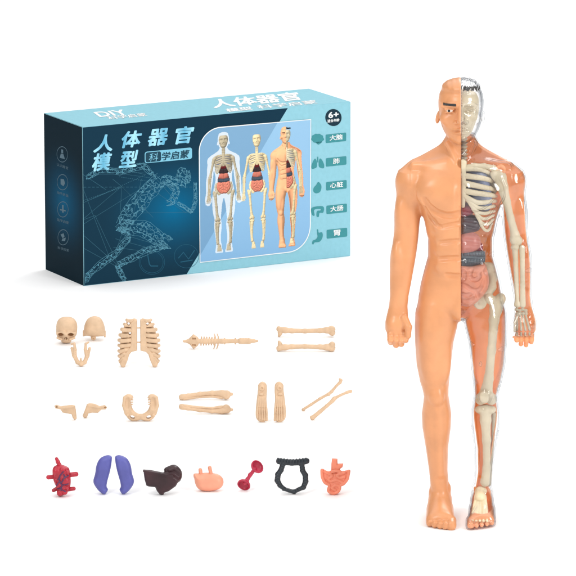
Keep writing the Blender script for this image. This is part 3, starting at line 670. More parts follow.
for i in range(4): a.chain([(240.5 + i * 2.6, 340.4, -1), (240.5 + i * 2.6, 346.5, -1)], .3, .4, 's')
for x in (193, 195): a.ell((x, 340.5, -3), (1, 2, 1), .4, 's'); a.ell((x, 347, -3), (1, 2, 1), .4, 's')
a.make('spine', 'bone', 'long tan spine lying flat, arrow-shaped tail end to the left', 'spine', BONES)
# two thigh bones
def thigh(y, flip, base):
    a = Piece(276, 336, y - 7, y + 8, 5, .3, base=base)
    q = (lambda yy: y + yy) if not flip else (lambda yy: y - yy)
    a.chain([(279.5, q(-1), 0), (285, q(-.6), 0), (292, q(0), 0), (305, q(.3), 0), (320, q(-.2), 0), (327, q(-.6), 0), (332, q(0), 0)], [3.2, 2.8, 2.3, 2.1, 2.3, 3.0, 3.6], 1.5)
    a.ell((331.6, q(-2), 0), (3.4, 4, 2.8), 1.5); a.ell((332.2, q(2.4), 0), (3, 4, 2.7), 1.5); a.ell((280, q(2.6), 0), (2.2, 2.8, 2.6), 1.2); a.chain([(280, q(2), 0), (279, q(5), 0)], [1.8, 1.3], .8); a.ell((278.4, q(-2.6), 0), (1.8, 2.6, 1.8), 1)
    a.ell((334.5, q(.3), 0), (1.2, 2.4, .7), .6, 's'); a.ell((277, q(.6), 0), (1.3, 2, .8), .6, 's')
    return a
thigh(332, False, 337).make('thigh_bone', 'bone', 'tan thigh bone lying farther back than its twin, knob pointing forward', 'bone', BONES)
thigh(347.6, True, 351.5).make('thigh_bone', 'bone', 'tan thigh bone lying nearest the viewer of the pair, knob pointing back', 'bone', BONES)
# shoulder blades
a = Piece(53, 79, 402, 420, 4)
a.poly([(54.4, 404), (57, 403), (61, 404.6), (66, 403.8), (72, 403.2), (75.2, 403.8), (76, 408), (76.8, 417), (74.6, 418.6), (72.6, 416), (71.6, 412.6), (66, 411.6), (62.6, 411), (60.6, 407.8), (55.4, 406.8)], 2, 1.6, 0, curve=False)
a.chain([(57, 405, -1.6), (64, 406.2, -2), (73, 405.2, -1.6)], .8, .8); a.ell((57, 405, -2), (1, 2, .8), .4, 's')
a.make('shoulder_blade', 'bone', 'small tan shoulder blade with its thin arm pointing left', 'shoulder blade', BONES)
a = Piece(81, 109, 401, 418, 4)
a.poly([(107.4, 406), (104.8, 403.8), (100, 405), (95, 402.6), (90, 402), (87, 402.8), (85.6, 407), (82.6, 414.6), (84, 417), (87, 416.4), (88.6, 412.4), (92, 411.6), (98, 411.8), (101.4, 408.6), (106, 408.2)], 2, 1.6, 0, curve=False)
a.chain([(105, 405.8, -1.6), (98, 406.2, -2), (89, 404.6, -1.6)], .8, .8); a.ell((105.2, 406, -2), (1, 2, .8), .4, 's')
a.make('shoulder_blade', 'bone', 'small tan shoulder blade with its thin arm pointing right', 'shoulder blade', BONES)
# pelvis
a = Piece(121, 160, 391, 421, 7)
for m in (1, -1):
    X = (lambda x: x) if m > 0 else (lambda x: 281.4 - x)
    a.poly([(X(x), y) for x, y in [(124.4, 395), (128.4, 392.8), (132.6, 394), (133, 397), (131, 399.2), (131.6, 404), (134, 409.4), (138.4, 412.4), (141.6, 413), (141.6, 417.6), (136, 419.6), (131.4, 419.4), (127, 416), (124, 409), (123, 401)]], 3.4, 2.6)
    a.ell((X(127.6), 401, -4), (3, 3.4, 6), 1.5, 's'); a.ell((X(132.6), 415.2, 0), (2.6, 9, 1.7), .5, 's', ry=-.4 * m)
    a.chain([(X(124.8), 396, -1), (X(123.6), 404, -1), (X(126.4), 412, -2)], [1.6, 1.4, 1.8], 1)
    for i in range(4): a.ell((X(132.6 - i * .2), 396.2 + i * 2.2, -1), (1.3, 1.6, .7), .4); a.ell((X(127.8), 413, -3.8), (1.5, 1.8, 1.5), .5)
a.make('pelvis', 'bone', 'tan pelvis ring open at the top with two holes low down', 'pelvis', BONES)
# shin bones with their calf bone and ankle peg
def shin(y, up, base):
    a = Piece(177, 236, y - 8, y + 8, 5, .3, base=base); q = lambda v: y + v * (1 if up else -1)
    a.chain([(182.6, q(2.2), 0), (188, q(1.2), 0), (200, q(-.8), 0), (212, q(-1.8), 0), (222, q(-1.4), 0), (227, q(-.4), 0)], [3.0, 2.3, 2.1, 2.2, 3.2, 4.0], 1.5)
    a.ell((226, q(2.2), 0), (3.2, 3.4, 2.4), 1.5); a.q = q
    a.ell((180.8, q(2.4), 0), (2, 2.6, 2.6), 1)
    return a
a = shin(396.4, True, 400); sb = a.make('shin_bone', 'bone', 'tan lower leg bone lying farther back, bowed upward, peg at its right end', 'bone', BONES)
a.fresh(); a.chain([(184, a.q(3.6), -1), (198, a.q(2.2), -1), (212, a.q(1.4), -1), (222, a.q(2.6), -1)], [1.6, 1.1, 1.1, 1.5], .6); a.sub('calf_bone', 'bone', sb, a.f)
a.fresh(); a.chain([(228, a.q(-.4), 0), (231.6, a.q(-.6), 0)], [2, 1.6], .4); a.sub('ankle_peg', 'bone', sb, a.f)
a = shin(409.6, False, 414); sb = a.make('shin_bone', 'bone', 'tan lower leg bone lying in front of its twin, peg at its right end', 'bone', BONES)
a.fresh(); a.chain([(184, a.q(3.6), -1), (198, a.q(2.2), -1), (212, a.q(1.4), -1), (222, a.q(2.6), -1)], [1.6, 1.1, 1.1, 1.5], .6); a.sub('calf_bone', 'bone', sb, a.f)
a.fresh(); a.chain([(228, a.q(-.4), 0), (231.6, a.q(-.6), 0)], [2, 1.6], .4); a.sub('ankle_peg', 'bone', sb, a.f)
# foot skeleton plates
def sole(m, label):
    X = (lambda x: x) if m > 0 else (lambda x: 541.6 - x)
    a = Piece(254 if m > 0 else 269, 272 if m > 0 else 288, 378, 422, 5, .28)
    a.poly([(X(x), y) for x, y in [(258.4, 383), (262.4, 380), (266.4, 382.6), (267, 389), (266.6, 398), (267.6, 408), (267.6, 416), (264.6, 420.2), (259.4, 420), (256, 416), (255.8, 407), (257, 396), (258, 388)]], 2.2, 1.5)
    a.ell((X(262), 385.6, -2.5), (2.8, 1.6, 3.2), .6); a.ell((X(262), 386, -4), (1.3, 1.4, 1.3), .5, 's'); a.ell((X(261.4), 391.8, -2.6), (2.6, 1.4, 1.6), .5)
    for i in range(5):
        x = 257.8 + i * 2.1; xt = 257.6 + i * 2.3; e = 415.6 + [0, 1.4, 2, 2.4, 2.6][i]
        a.chain([(X(259 + i * 1.5), 394.6, -2.2), (X(x), 405, -2.4)], .95, .25); a.chain([(X(x), 406.6, -2.4), (X(xt), 411.4, -2.4)], .95, .2); a.chain([(X(xt), 413, -2.3), (X(xt), e, -2.2)], [.95, 1.1], .2)
    a.make('foot_bones', 'bone', label, 'foot bones', BONES)
sole(1, 'upright tan foot bone plate beside the shin bones, toes at its bottom'); sole(-1, 'upright tan foot bone plate nearest the slanting arm bones')
# arm bones
a = Piece(300, 343, 377, 411, 4, .28, cx=303.4)
a.chain([(303.2, 408.8, 0), (311, 404, 0), (320, 398, 0), (328, 393.6, 0), (331.6, 391, 0), (336, 385.6, 0), (340, 381.6, 0)], [1.3, 1.35, 1.4, 1.4, 1.6, 1.25, 1.6], .8)
a.chain([(340, 382, 0), (341, 379.6, 0), (339.8, 378.4, 0)], [1.6, 1.4, 1.1], .6); a.ell((328.6, 394, 0), (1.8, 1.5, 1.4), .8); a.ell((303.4, 409, 0), (1.8, 1.6, 1.4), .6)
a.make('arm_bone', 'bone', 'thin slanting tan arm bone with a hooked upper tip', 'bone', BONES)
a = Piece(309, 354, 387, 420, 4, .28, cx=312)
a.chain([(312.6, 416.6, 0), (320, 410.4, 0), (327, 404.4, 0), (332, 400, 0), (334.6, 397, 0)], [2.2, 1.9, 1.7, 1.9, 2.0], .8); a.chain([(334.6, 397, 0), (341, 393.6, 0), (347, 391, 0), (350.6, 390, 0)], [1.7, 1.25, 1.4, 1.7], .8)
a.chain([(316, 414.6, -1), (324, 408, -1), (331, 401.4, -1)], [.9, .8, 1.0], .4); a.ell((312, 416.2, 0), (2.2, 2, 2), .8); a.ell((333.6, 398, 0), (2.1, 1.8, 2), .8)
a.make('arm_bone', 'bone', 'thicker slanting tan arm bone with a jointed elbow, in front of the hooked one', 'bone', BONES)
# ------------------------------------------------------------------ loose organs
ORG = 'loose coloured organ pieces in the front row'
a = Piece(46, 80, 453, 496, 10, .3)
a.poly([(53, 466), (57, 462.4), (63, 462.4), (69, 465.4), (70.6, 472), (71, 480), (69.6, 486), (66.6, 490.6), (63, 492.6), (59, 493.4), (57, 490), (56.6, 485), (54.4, 480), (53, 474)], 7.5, 7.5)
a.ell((74.8, 471.4, -3.4), (.9, .9, 1.3), .3, 's')
for c, r in (((57, 468, -5), (4, 3, 4)), ((65.5, 477, -6), (4.2, 3, 4.6)), ((59, 481, -6), (3, 2.4, 3)), ((60, 489, -5), (3, 3, 3.4)), ((65, 488, -5), (3, 3, 3)), ((63, 466, -5.5), (3.2, 2.4, 2.6)), ((56, 476, -6), (2, 2, 2.4)), ((61.5, 473.5, -7), (2.4, 1.8, 2.2)), ((67, 483.5, -6), (2.4, 2, 2)), ((63.6, 484, -7), (2, 1.6, 1.8)), ((68, 468.6, -5.5), (2, 2, 2.2))): a.ell(c, r, .5)
hb = a.make('heart', 'heart', 'bright red heart with five stub vessels and dark veins', 'heart', ORG)
main = a.fresh()
for p, r in (([(60, 463, 0), (58.2, 459, 0), (57, 456, 0)], [2.3, 1.9, 1.7]), ([(56, 474, 0), (48.6, 474.4, -1)], [2.3, 2.2]), ([(68, 472.4, 0), (76.4, 471.2, -1)], [2.4, 2.4]), ([(57, 486, 0), (53.6, 487.6, -1)], [2, 1.8]), ([(67, 487, 0), (74, 485.8, -1)], [2.2, 1.9])):
    a.fresh(); a.chain(p, r, 1.2); a.sub('vessel', 'heart', hb, a.f)
a.fresh()
for p in ([(64, 467, 0), (60.6, 471, 0), (60, 476, 0), (62.6, 481, 0), (61.4, 486, 0)], [(60.4, 472, 0), (58.6, 475, 0)], [(62.6, 480.6, 0), (68.6, 479.4, 0)], [(62, 478, 0), (65, 473, 0), (69, 471.6, 0)], [(61, 484.4, 0), (66, 487, 0)], [(60, 477, 0), (57, 481, 0)], [(66, 473, 0), (64.4, 470, 0)], [(61, 483, 0), (58, 485, 0)]):
    for i in range(len(p) - 1):
        q0, q1 = a.p(*p[i]), a.p(*p[i + 1])
        def fn(X, Y, Z, q0=q0, q1=q1):
            e = q1 - q0; t = np.clip(((X - q0[0]) * e[0] + (Z - q0[2]) * e[2]) / (e[0] ** 2 + e[2] ** 2), 0, 1)
            return np.sqrt((X - q0[0] - t * e[0]) ** 2 + (Z - q0[2] - t * e[2]) ** 2) - .62 + 0 * Y
        a.f.op(fn, (min(q0[0], q1[0]) - 1, -12, min(q0[2], q1[2]) - 1), (max(q0[0], q1[0]) + 1, 0, max(q0[2], q1[2]) + 1), .3)
a.f.F = np.maximum(a.f.F, np.abs(main.F) - .45)
a.f.F = np.where((a.f.ax[1] < 0)[None, :, None], a.f.F, 9)
a.sub('veins', 'vein', hb, a.f)
for m, lab in ((1, 'violet lung with its straight edge on the right, beside the red heart'), (-1, 'violet lung with its straight edge on the left, beside the dark liver')):
    X = (lambda x: x) if m > 0 else (lambda x: 227.6 - x)
    a = Piece(91 if m > 0 else 111, 114 if m > 0 else 136, 451, 494, 9, .32)
    a.poly([(X(x), y) for x, y in [(96.8, 463), (100.6, 456.4), (107, 453.4), (111.6, 454.2), (112.2, 458), (110.6, 468), (107.4, 480), (106.8, 485), (108, 488), (105.4, 492), (102, 491.6), (97, 487), (93.4, 480), (95.2, 472)]], 5.5, 5)
    a.make('lung', 'lung', lab, 'lung', ORG)
# liver
a = Piece(142, 184, 461, 494, 12, .32)
a.poly([(164, 468), (169, 464.2), (174.6, 463), (179, 465.6), (182, 470.6), (181.4, 477), (178, 480), (170, 476)], 5, 3.6, 3)
a.poly([(143.4, 466.4), (152, 467.2), (162, 469.2), (174, 471.4), (180, 476), (176, 483), (169, 488), (164.4, 489.6), (163.6, 491.6), (160, 491.4), (157, 488), (155.2, 484), (149, 483.4), (146.4, 482.4), (144.6, 476)], 5, 3.6, -2, 2.5, curve=False)
a.chain([(144, 467, -5.5), (160, 469.6, -6.5), (173, 472, -6)], .9, 1.2); a.chain([(169.5, 467.4, -1.4), (175, 465.6, -1.2), (180, 469.4, -1.0)], .8, 2)
a.make('liver', 'liver', 'dark maroon liver, wedge-shaped with a raised right lobe', 'liver', ORG)
# stomach
a = Piece(192, 226, 460, 491, 10, .32)
a.poly([(194, 472.4), (195, 470.8), (199, 470.6), (206, 470), (213, 470.4), (219, 472), (223, 476), (223.4, 481), (220, 485.6), (212, 488), (204, 488), (198, 485.6), (195, 480)], 7, 7)
a.ell((195, 473, 0), (1.6, 2, 2.2), 1)
st = a.make('stomach', 'stomach', 'peach bean-shaped stomach with two short pegs on top', 'stomach', ORG)
for p in ([(201, 472, 0), (200.4, 467, 0)], [(211, 471, 0), (209.8, 464.8, 0)]):
    a.fresh(); a.chain(p, 1.9, .6); a.sub('peg', 'stomach', st, a.f)
# red double cap
a = Piece(236, 266, 457, 491, 9, .3, cx=245)
import math as _m
def cup(c, ax, R, base):
    ax = np.array(ax, float); ax /= np.linalg.norm(ax); c = a.p(*c)
    def fn(X, Y, Z):
        x, y, z = X - c[0], Y - c[1], Z - c[2]; t = x * ax[0] + y * ax[1] + z * ax[2]; r2 = np.maximum(x * x + y * y + z * z - t * t, 0)
        rr = np.sqrt(r2); d = np.sqrt(r2 + (t * 1.45) ** 2) - R
        bowl = np.maximum(d, -(np.sqrt(r2 + ((t - .5) * 1.7) ** 2) - R * .82))
        return np.maximum(bowl, t - .6) * .8
    a.f.op(fn, c - R, c + R, .5)
cup((257.4, 465.4), (.55, -.6, .62), 6.9, 0); cup((243.8, 484), (-.25, -.75, -.45), 6.7, 0)
a.chain([(245.6, 482, 0), (247.6, 478, 0), (254.6, 468, 0)], [2.2, 1.7, 1.9], 1.5); a.ell((250, 473.6, 0), (2, 1.8, 2), 1)
a.make('double_cup', 'cap_red', 'cherry red slanting rod with a cup on each end', 'organ piece', ORG)
# colon frame
a = Piece(272, 312, 453, 494, 7, .3)
a.chain([(279, 459.6, 0), (284, 460.6, 0), (292, 461, 0), (300, 460.8, 0), (306.6, 459.4, 0)], 3.0, .8)
for i in range(10): a.ell((278 + i * 3.1, 459 + (1.6 - abs(i - 4.5) * .35), -.6), (1.5, 3.4, 3.15), .8)
L = [(282.6, 463.6), (281, 468.6), (278, 473), (277.4, 479), (280, 484), (284, 487.4), (289, 489.2), (294, 490.4), (299, 488), (303.4, 486), (305.6, 480), (305.4, 474), (302.6, 469), (302, 463.6)]
a.chain([(x, y, 0) for x, y in L], [2.6, 2.6, 2.8, 2.8, 2.4, 2, 1.9, 2.1, 2, 2.4, 2.8, 2.8, 2.6, 2.6], .8)
for i in range(len(L) - 1):
    for t in (0, .5): a.ell((L[i][0] * (1 - t) + L[i + 1][0] * t, L[i][1] * (1 - t) + L[i + 1][1] * t, -.8), (1.9 if 4 < i < 9 else 2.7, 2.6, 1.6), .6)
for p in ([(284, 487, 0), (283, 488.6, 0)], [(293.4, 490, 0), (295, 491.6, 0)]): a.chain(p, [1.6, 1.0], .5)
a.make('large_intestine', 'colon', 'black ribbed large intestine shaped as an open frame', 'intestine', ORG)
# small bowel
a = Piece(319, 352, 453, 494, 9, .3)
a.poly([(322.6, 466), (327, 468.4), (334, 468), (342, 468.4), (349, 467.6), (348.4, 473), (345, 479.6), (341.8, 483), (340, 489), (336, 490.6), (330, 490.4), (327.6, 486), (327.6, 482), (322.4, 475.6), (321.8, 471)], 4.2, 3.8)
for p in ([(321.8, 466.6), (322, 473), (324.6, 479), (329, 481)], [(348.8, 467.4), (347.4, 475.6), (343.4, 480.4), (340.6, 481.2)], [(325, 468), (333.6, 472), (327, 475), (331, 478), (336, 475.6), (342.4, 478.6)],
          [(344.6, 468.6), (335.4, 471.4), (340, 474.4), (344.4, 472.8)], [(329.4, 483), (327.8, 487.6), (333.4, 490.4), (338.6, 488), (340.2, 482.6), (335, 481), (331, 484.4), (335.4, 486.6)], [(331.4, 468), (336, 467), (340, 468)]):
    q = np.array(p, float); t = np.linspace(0, len(q) - 1, len(q) * 4); q = np.stack([np.interp(t, np.arange(len(q)), q[:, i]) for i in (0, 1)], 1)
    for _ in range(3): q[1:-1] = (q[:-2] + 2 * q[1:-1] + q[2:]) / 4
    a.chain([(x, y, -3.8) for x, y in q], 1.6, .25)
gi = a.make('small_intestine', 'gut', 'coral pink coiled small intestine with a short tube on top', 'intestine', ORG)
a.fresh(); a.poly([(331, 470), (331.2, 461), (332, 455.4), (337.4, 455.8), (337.6, 460.8), (343.4, 460.4), (342.6, 464), (340, 466), (340, 470)], 2.8, 1.8, -.5, .8, curve=False); a.sub('tube', 'gut', gi, a.f)
print('pieces', time.time() - T0)

# ------------------------------------------------------------------ the printed box
BP, bs = floor_at(83.9, 286.1)
BW, BD, BH = 304.96 * bs, 89.57 * bs, 161.53 * bs
YAW = math.radians(28.35)
BOX = empty('toy_box', BP, YAW)
tag(BOX, 'large dark blue and turquoise carton printed with anatomy figures and Chinese title', 'box')
def panelbox():
    r = .5; V = []; Fc = []
    import bmesh
    bm = bmesh.new(); bmesh.ops.create_cube(bm, size=1)
    for v in bm.verts: v.co = Vector(((v.co.x + .5) * BW, (v.co.y + .5) * BD, (v.co.z + .5) * BH))
    bmesh.ops.bevel(bm, geom=list(bm.edges), offset=r, segments=3, affect='EDGES')
    for v in bm.verts: v.co *= MM
    for f in bm.faces:
        n = f.normal; f.smooth = False
        f.material_index = 1 if n.x < -.72 else (0 if n.y < -.72 else 2)
    me = bpy.data.meshes.new('carton'); bm.to_mesh(me); bm.free(); return me
def glow_board(name, base, glow, c, r, rough=.38):
    """printed card: dark ink with one soft lighter area printed round c (mm, box space)"""
    m = bpy.data.materials.new(name); m.use_nodes = True; nt = m.node_tree; b = nt.nodes["Principled BSDF"]
    b.inputs['Roughness'].default_value = .6; b.inputs['Specular IOR Level'].default_value = .02
    tc = nt.nodes.new('ShaderNodeTexCoord'); mp = nt.nodes.new('ShaderNodeMapping'); mp.vector_type = 'POINT'
    sc = [1 / (q * MM) for q in r]; mp.inputs['Scale'].default_value = sc; mp.inputs['Location'].default_value = [-c[i] * MM * sc[i] for i in range(3)]
    g = nt.nodes.new('ShaderNodeTexGradient'); g.gradient_type = 'QUADRATIC_SPHERE'
    cr = nt.nodes.new('ShaderNodeValToRGB'); cr.color_ramp.elements[0].color = (*base, 1); cr.color_ramp.elements[1].color = (*glow, 1)
    nt.links.new(tc.outputs['Object'], mp.inputs['Vector']); nt.links.new(mp.outputs['Vector'], g.inputs['Vector']); nt.links.new(g.outputs['Color'], cr.inputs['Fac']); nt.links.new(cr.outputs['Color'], b.inputs['Base Color'])
    return m
M['card_front'] = flat_print('turquoise_card', lin('8fc6d4'), .4)
M['card_top'] = flat_print('turquoise_top_card', lin('8fc6d4'), .4)
M['card_side'] = glow_board('navy_side_card', lin('10222c'), lin('0d5274'), (0, BD * .5, BH * .48), (110, 85, 80))
me = panelbox(); carton = bpy.data.objects.new('carton', me); COL.objects.link(carton); carton.parent = BOX
for m_ in ('card_front', 'card_side', 'card_top'): me.materials.append(M[m_])
# photo pixel -> position on a printed face (bilinear in the face's four corners)
def inv_bilinear(q, c00, c10, c01, c11):
    u = v = .5
    for _ in range(30):
        f = (1 - u) * (1 - v) * c00 + u * (1 - v) * c10 + (1 - u) * v * c01 + u * v * c11 - q
        du = (1 - v) * (c10 - c00) + v * (c11 - c01); dv = (1 - u) * (c01 - c00) + u * (c11 - c10)
        d = np.linalg.solve(np.stack([du, dv], 1), -f); u += d[0]; v += d[1]
    return u, v
A_ = lambda *a: np.array(a, float)
FACES = {'front': (A_(83.9, 286.4), A_(348.6, 255.6), A_(83.9, 125), A_(350.8, 98.9)),
         'side': (A_(43.6, 265.8), A_(83.9, 286.4), A_(43.9, 113.5), A_(83.9, 125)),
         'top': (A_(83.9, 125), A_(350.8, 98.9), A_(43.9, 113.5), A_(310.6, 87.8))}
def uv(face, px, py):
    u, v = inv_bilinear(A_(px, py), *FACES[face])
    return np.array({'front': (u * BW, v * BH), 'side': (u * BD, v * BH), 'top': (u * BW, v * BD)}[face])
def on(face, pts, lift):
    pts = np.asarray(pts, float); n = len(pts); o = np.zeros((n, 3))
    if face == 'front': o[:, 0] = pts[:, 0]; o[:, 1] = -lift; o[:, 2] = pts[:, 1]
    elif face == 'side': o[:, 0] = -lift; o[:, 1] = BD - pts[:, 0]; o[:, 2] = pts[:, 1]
    else: o[:, 0] = pts[:, 0]; o[:, 1] = pts[:, 1]; o[:, 2] = BH + lift
    return o
def printed(name, face, V2, F, mat, lift, parent=BOX):
    o = mesh_np(name, on(face, V2, lift), [list(f) for f in F], mat, parent, False)
    return o
def outline(face, px): return np.array([uv(face, *p) for p in px])
def printed_poly(name, face, pts, mat, lift, parent=BOX): return printed(name, face, pts, [list(range(len(pts)))], mat, lift, parent)
def stroke_mesh(lines, w, closed=False):
    V = []; F = []
    for ln in lines:
        ln = np.asarray(ln, float); n = len(ln)
        if closed:
            t = np.roll(ln, -1, 0) - np.roll(ln, 1, 0)
        else:
            t = np.gradient(ln, axis=0)
        t /= np.linalg.norm(t, axis=1)[:, None] + 1e-9; nn = np.stack([-t[:, 1], t[:, 0]], 1) * w / 2
        b = len(V); V += list(ln + nn) + list(ln - nn)
        for i in range(n if closed else n - 1):
            j = (i + 1) % n; F.append((b + i, b + n + i, b + n + j, b + j))
    return np.array(V), F
def glyphs(text, bold=.0, shear=.0):
    c = bpy.data.curves.new('lettering', 'FONT'); c.body = text; c.size = 1; c.offset = bold; c.shear = shear; c.resolution_u = 4
    o = bpy.data.objects.new('lettering', c); COL.objects.link(o)
    dg = bpy.context.evaluated_depsgraph_get(); dg.update(); me = bpy.data.meshes.new_from_object(o.evaluated_get(dg))
    V = np.zeros(len(me.vertices) * 3); me.vertices.foreach_get('co', V); V = V.reshape(-1, 3)[:, :2]
    F = [list(p.vertices) for p in me.polygons]
    bpy.data.objects.remove(o); bpy.data.curves.remove(c); bpy.data.meshes.remove(me)
    return V, F
def text_on(name, face, text, quad, mat, lift, bold=.02, shear=0., parent=BOX):
    """quad = photo pixels of the text's lower left, lower right, upper left corners"""
    V, F = glyphs(text, 0, shear); n0 = len(V); layers = [(V, 0)]
    if bold:                                   # heavier strokes: the same outline printed again, slightly shifted
        for i in range(8): layers.append((V + bold * np.array([math.cos(i * math.pi / 4), math.sin(i * math.pi / 4)]), .012 * (i + 1)))
    A = np.vstack([l[0] for l in layers]); lo, hi = A.min(0), A.max(0)
    a, b, c = [uv(face, *q) for q in quad]; O = []
    for l, dz in layers:
        t = (l - lo) / (hi - lo); O.append(on(face, a + t[:, :1] * (b - a) + t[:, 1:] * (c - a), lift + dz))
    FF_ = [[i + k * n0 for i in f] for k in range(len(layers)) for f in F]
    return mesh_np(name, np.vstack(O), FF_, mat, parent, False)
def circle(face, px, py, rx, ry=None, n=40):
    ry = ry or rx; return np.array([uv(face, px + rx * math.cos(a), py + ry * math.sin(a)) for a in np.linspace(0, 2 * math.pi, n, endpoint=False)])
# dark part of the front
M['navy'] = glow_board('navy_print', lin('173445'), lin('0b648c'), (*(lambda q: (q[0], 0, q[1]))(uv('front', 172, 208)),), (105, 400, 85))
g = uv('front', 284.5, 105.5); g2 = uv('front', 185.5, 275.5)
e = .55
printed_poly('dark_panel_print', 'front', [(e, e), (g2[0] - 2, e), (g[0] + 3, BH - e), (e, BH - e)], M['navy'], .12)
# running figure of fine lines
rnd = random.Random(11)
def px8(p): return (80 + p[0] / 4.608, 160 + p[1] / 4.608)
limbs = [([(468, 55), (470, 90)], 34, 90), ([(440, 100), (385, 75)], 20, 26), ([(370, 75), (300, 150), (235, 230), (190, 300)], 40, 130), ([(385, 90), (440, 130), (420, 185), (395, 195)], 17, 60),
         ([(440, 190), (505, 235), (525, 180), (522, 100)], 9, 46), ([(330, 60), (285, 15), (200, 45), (95, 40), (35, 75)], 15, 70), ([(190, 300), (290, 315), (395, 385)], 38, 120), ([(390, 390), (300, 415), (170, 485)], 17, 70),
         ([(165, 480), (180, 520), (200, 555)], 12, 24), ([(180, 310), (225, 350), (160, 430), (120, 460), (45, 520), (25, 555)], 15, 80)]
lines = []; dots = []
for pts, r, n in limbs:
    pts = np.array(pts, float); seg = np.linalg.norm(np.diff(pts, axis=0), axis=1); cum = np.r_[0, np.cumsum(seg)]
    N = []
    for _ in range(int(n * 2.2)):
        s_ = rnd.uniform(0, cum[-1]); q = np.array([np.interp(s_, cum, pts[:, 0]), np.interp(s_, cum, pts[:, 1])]); a = rnd.uniform(0, 6.28)
        rr = r * (rnd.random() ** .35); q = q + rr * np.array([math.cos(a), math.sin(a)]); q[0] = np.clip(q[0], 24, 530); N.append(q)
    N = np.array(N)
    for i in range(len(N)):
        dd = np.linalg.norm(N - N[i], axis=1); o_ = np.argsort(dd)[1:5]
        for j in o_:
            if dd[j] < r * 1.6 + 8: lines.append([uv('front', *px8(N[i])), uv('front', *px8(N[j]))])
        if rnd.random() < .5: dots.append(uv('front', *px8(N[i])))
for pts, r, n in limbs:                      # jittered contour of every limb
    pts = np.array(pts, float); m = 14; t = np.linspace(0, len(pts) - 1, m); c = np.stack([np.interp(t, np.arange(len(pts)), pts[:, i]) for i in (0, 1)], 1)
    tg = np.gradient(c, axis=0); tg /= np.linalg.norm(tg, axis=1)[:, None] + 1e-9; nn = np.stack([-tg[:, 1], tg[:, 0]], 1); env = r * (.62 + .38 * np.sin(np.linspace(.3, 2.84, m)))[:, None]
    for sg in (1, -1, .5, -.5):
        k_ = c + nn * env * sg + np.array([[rnd.uniform(-3, 3), rnd.uniform(-3, 3)] for _ in range(m)]); k_[:, 0] = np.clip(k_[:, 0], 24, 530)
        for i in range(m - 1): lines.append([uv('front', *px8(k_[i])), uv('front', *px8(k_[i + 1]))])
V1, F1 = stroke_mesh(lines, .21)
base = len(V1); Vd = []; Fd = []
for d in dots:
    b0 = base + len(Vd); r = rnd.uniform(.25, .5); Vd += [d + r * np.array([math.cos(t), math.sin(t)]) for t in np.linspace(0, 6.283, 6, endpoint=False)]; Fd.append(tuple(range(b0, b0 + 6)))
M['line'] = flat_print('pale_blue_ink', lin('6fb4cc')); M['line2'] = flat_print('dim_blue_ink', lin('3f7488')); M['faint'] = flat_print('faint_teal_ink', lin('1f5870'))
printed('running_figure_print', 'front', np.vstack([V1, np.array(Vd)]), list(F1) + Fd, M['line'], .36)
lines = [[(190, 115), (20, 190)], [(190, 115), (20, 265)], [(190, 115), (180, 290)], [(190, 115), (330, 260)], [(190, 115), (300, 230)], [(20, 130), (135, 455)], [(70, 250), (170, 480)], [(20, 345), (165, 480)], [(20, 405), (180, 500)],
         [(20, 270), (70, 250)], [(20, 290), (300, 110)], [(190, 115), (150, 80)], [(300, 110), (480, 240)], [(250, 240), (520, 235)], [(225, 350), (385, 400)], [(160, 360), (330, 410)], [(150, 400), (300, 420)], [(220, 250), (160, 420)], [(330, 60), (430, 180)], [(110, 20), (300, 60)], [(20, 60), (120, 130)], [(280, 80), (240, 250)]]
V1, F1 = stroke_mesh([[uv('front', *px8(a)), uv('front', *px8(b))] for a, b in lines], .28)
dash = []
for y in (118,):
    x = 20
    while x < 530: dash.append([uv('front', *px8((x, y))), uv('front', *px8((min(x + 12, 532), y)))]); x += 19
for (a, b) in (((20, 190), (300, 60)), ((150, 50), (320, 75)), ((120, 40), (330, 55)), ((180, 70), (330, 95)), ((20, 180), (190, 120))):
    n = int(math.hypot(b[0] - a[0], b[1] - a[1]) / 9)
    for i in range(n):
        t0, t1 = i / n, (i + .45) / n; dash.append([uv('front', *px8((a[0] + (b[0] - a[0]) * t, a[1] + (b[1] - a[1]) * t))) for t in (t0, t1)])
V2, F2 = stroke_mesh(dash, .5)
printed('network_print', 'front', np.vstack([V1, V2]), list(F1) + [tuple(i + len(V1) for i in f) for f in F2], M['line2'], .28)
V1, F1 = stroke_mesh([circle('front', 150, 262, 12.5), circle('front', 150, 262, 11), circle('front', 184, 256, 12)], .5, True)
V2, F2 = stroke_mesh([outline('front', [(146, 255), (147.5, 264), (149, 266), (156, 266)]), outline('front', [(176, 258), (181, 252), (186, 259), (192, 250)]), outline('front', [(178, 262), (190, 260)])], 1.3)
printed('faint_emblem_print', 'front', np.vstack([V1, V2]), list(F1) + [tuple(i + len(V1) for i in f) for f in F2], M['faint'], .22)
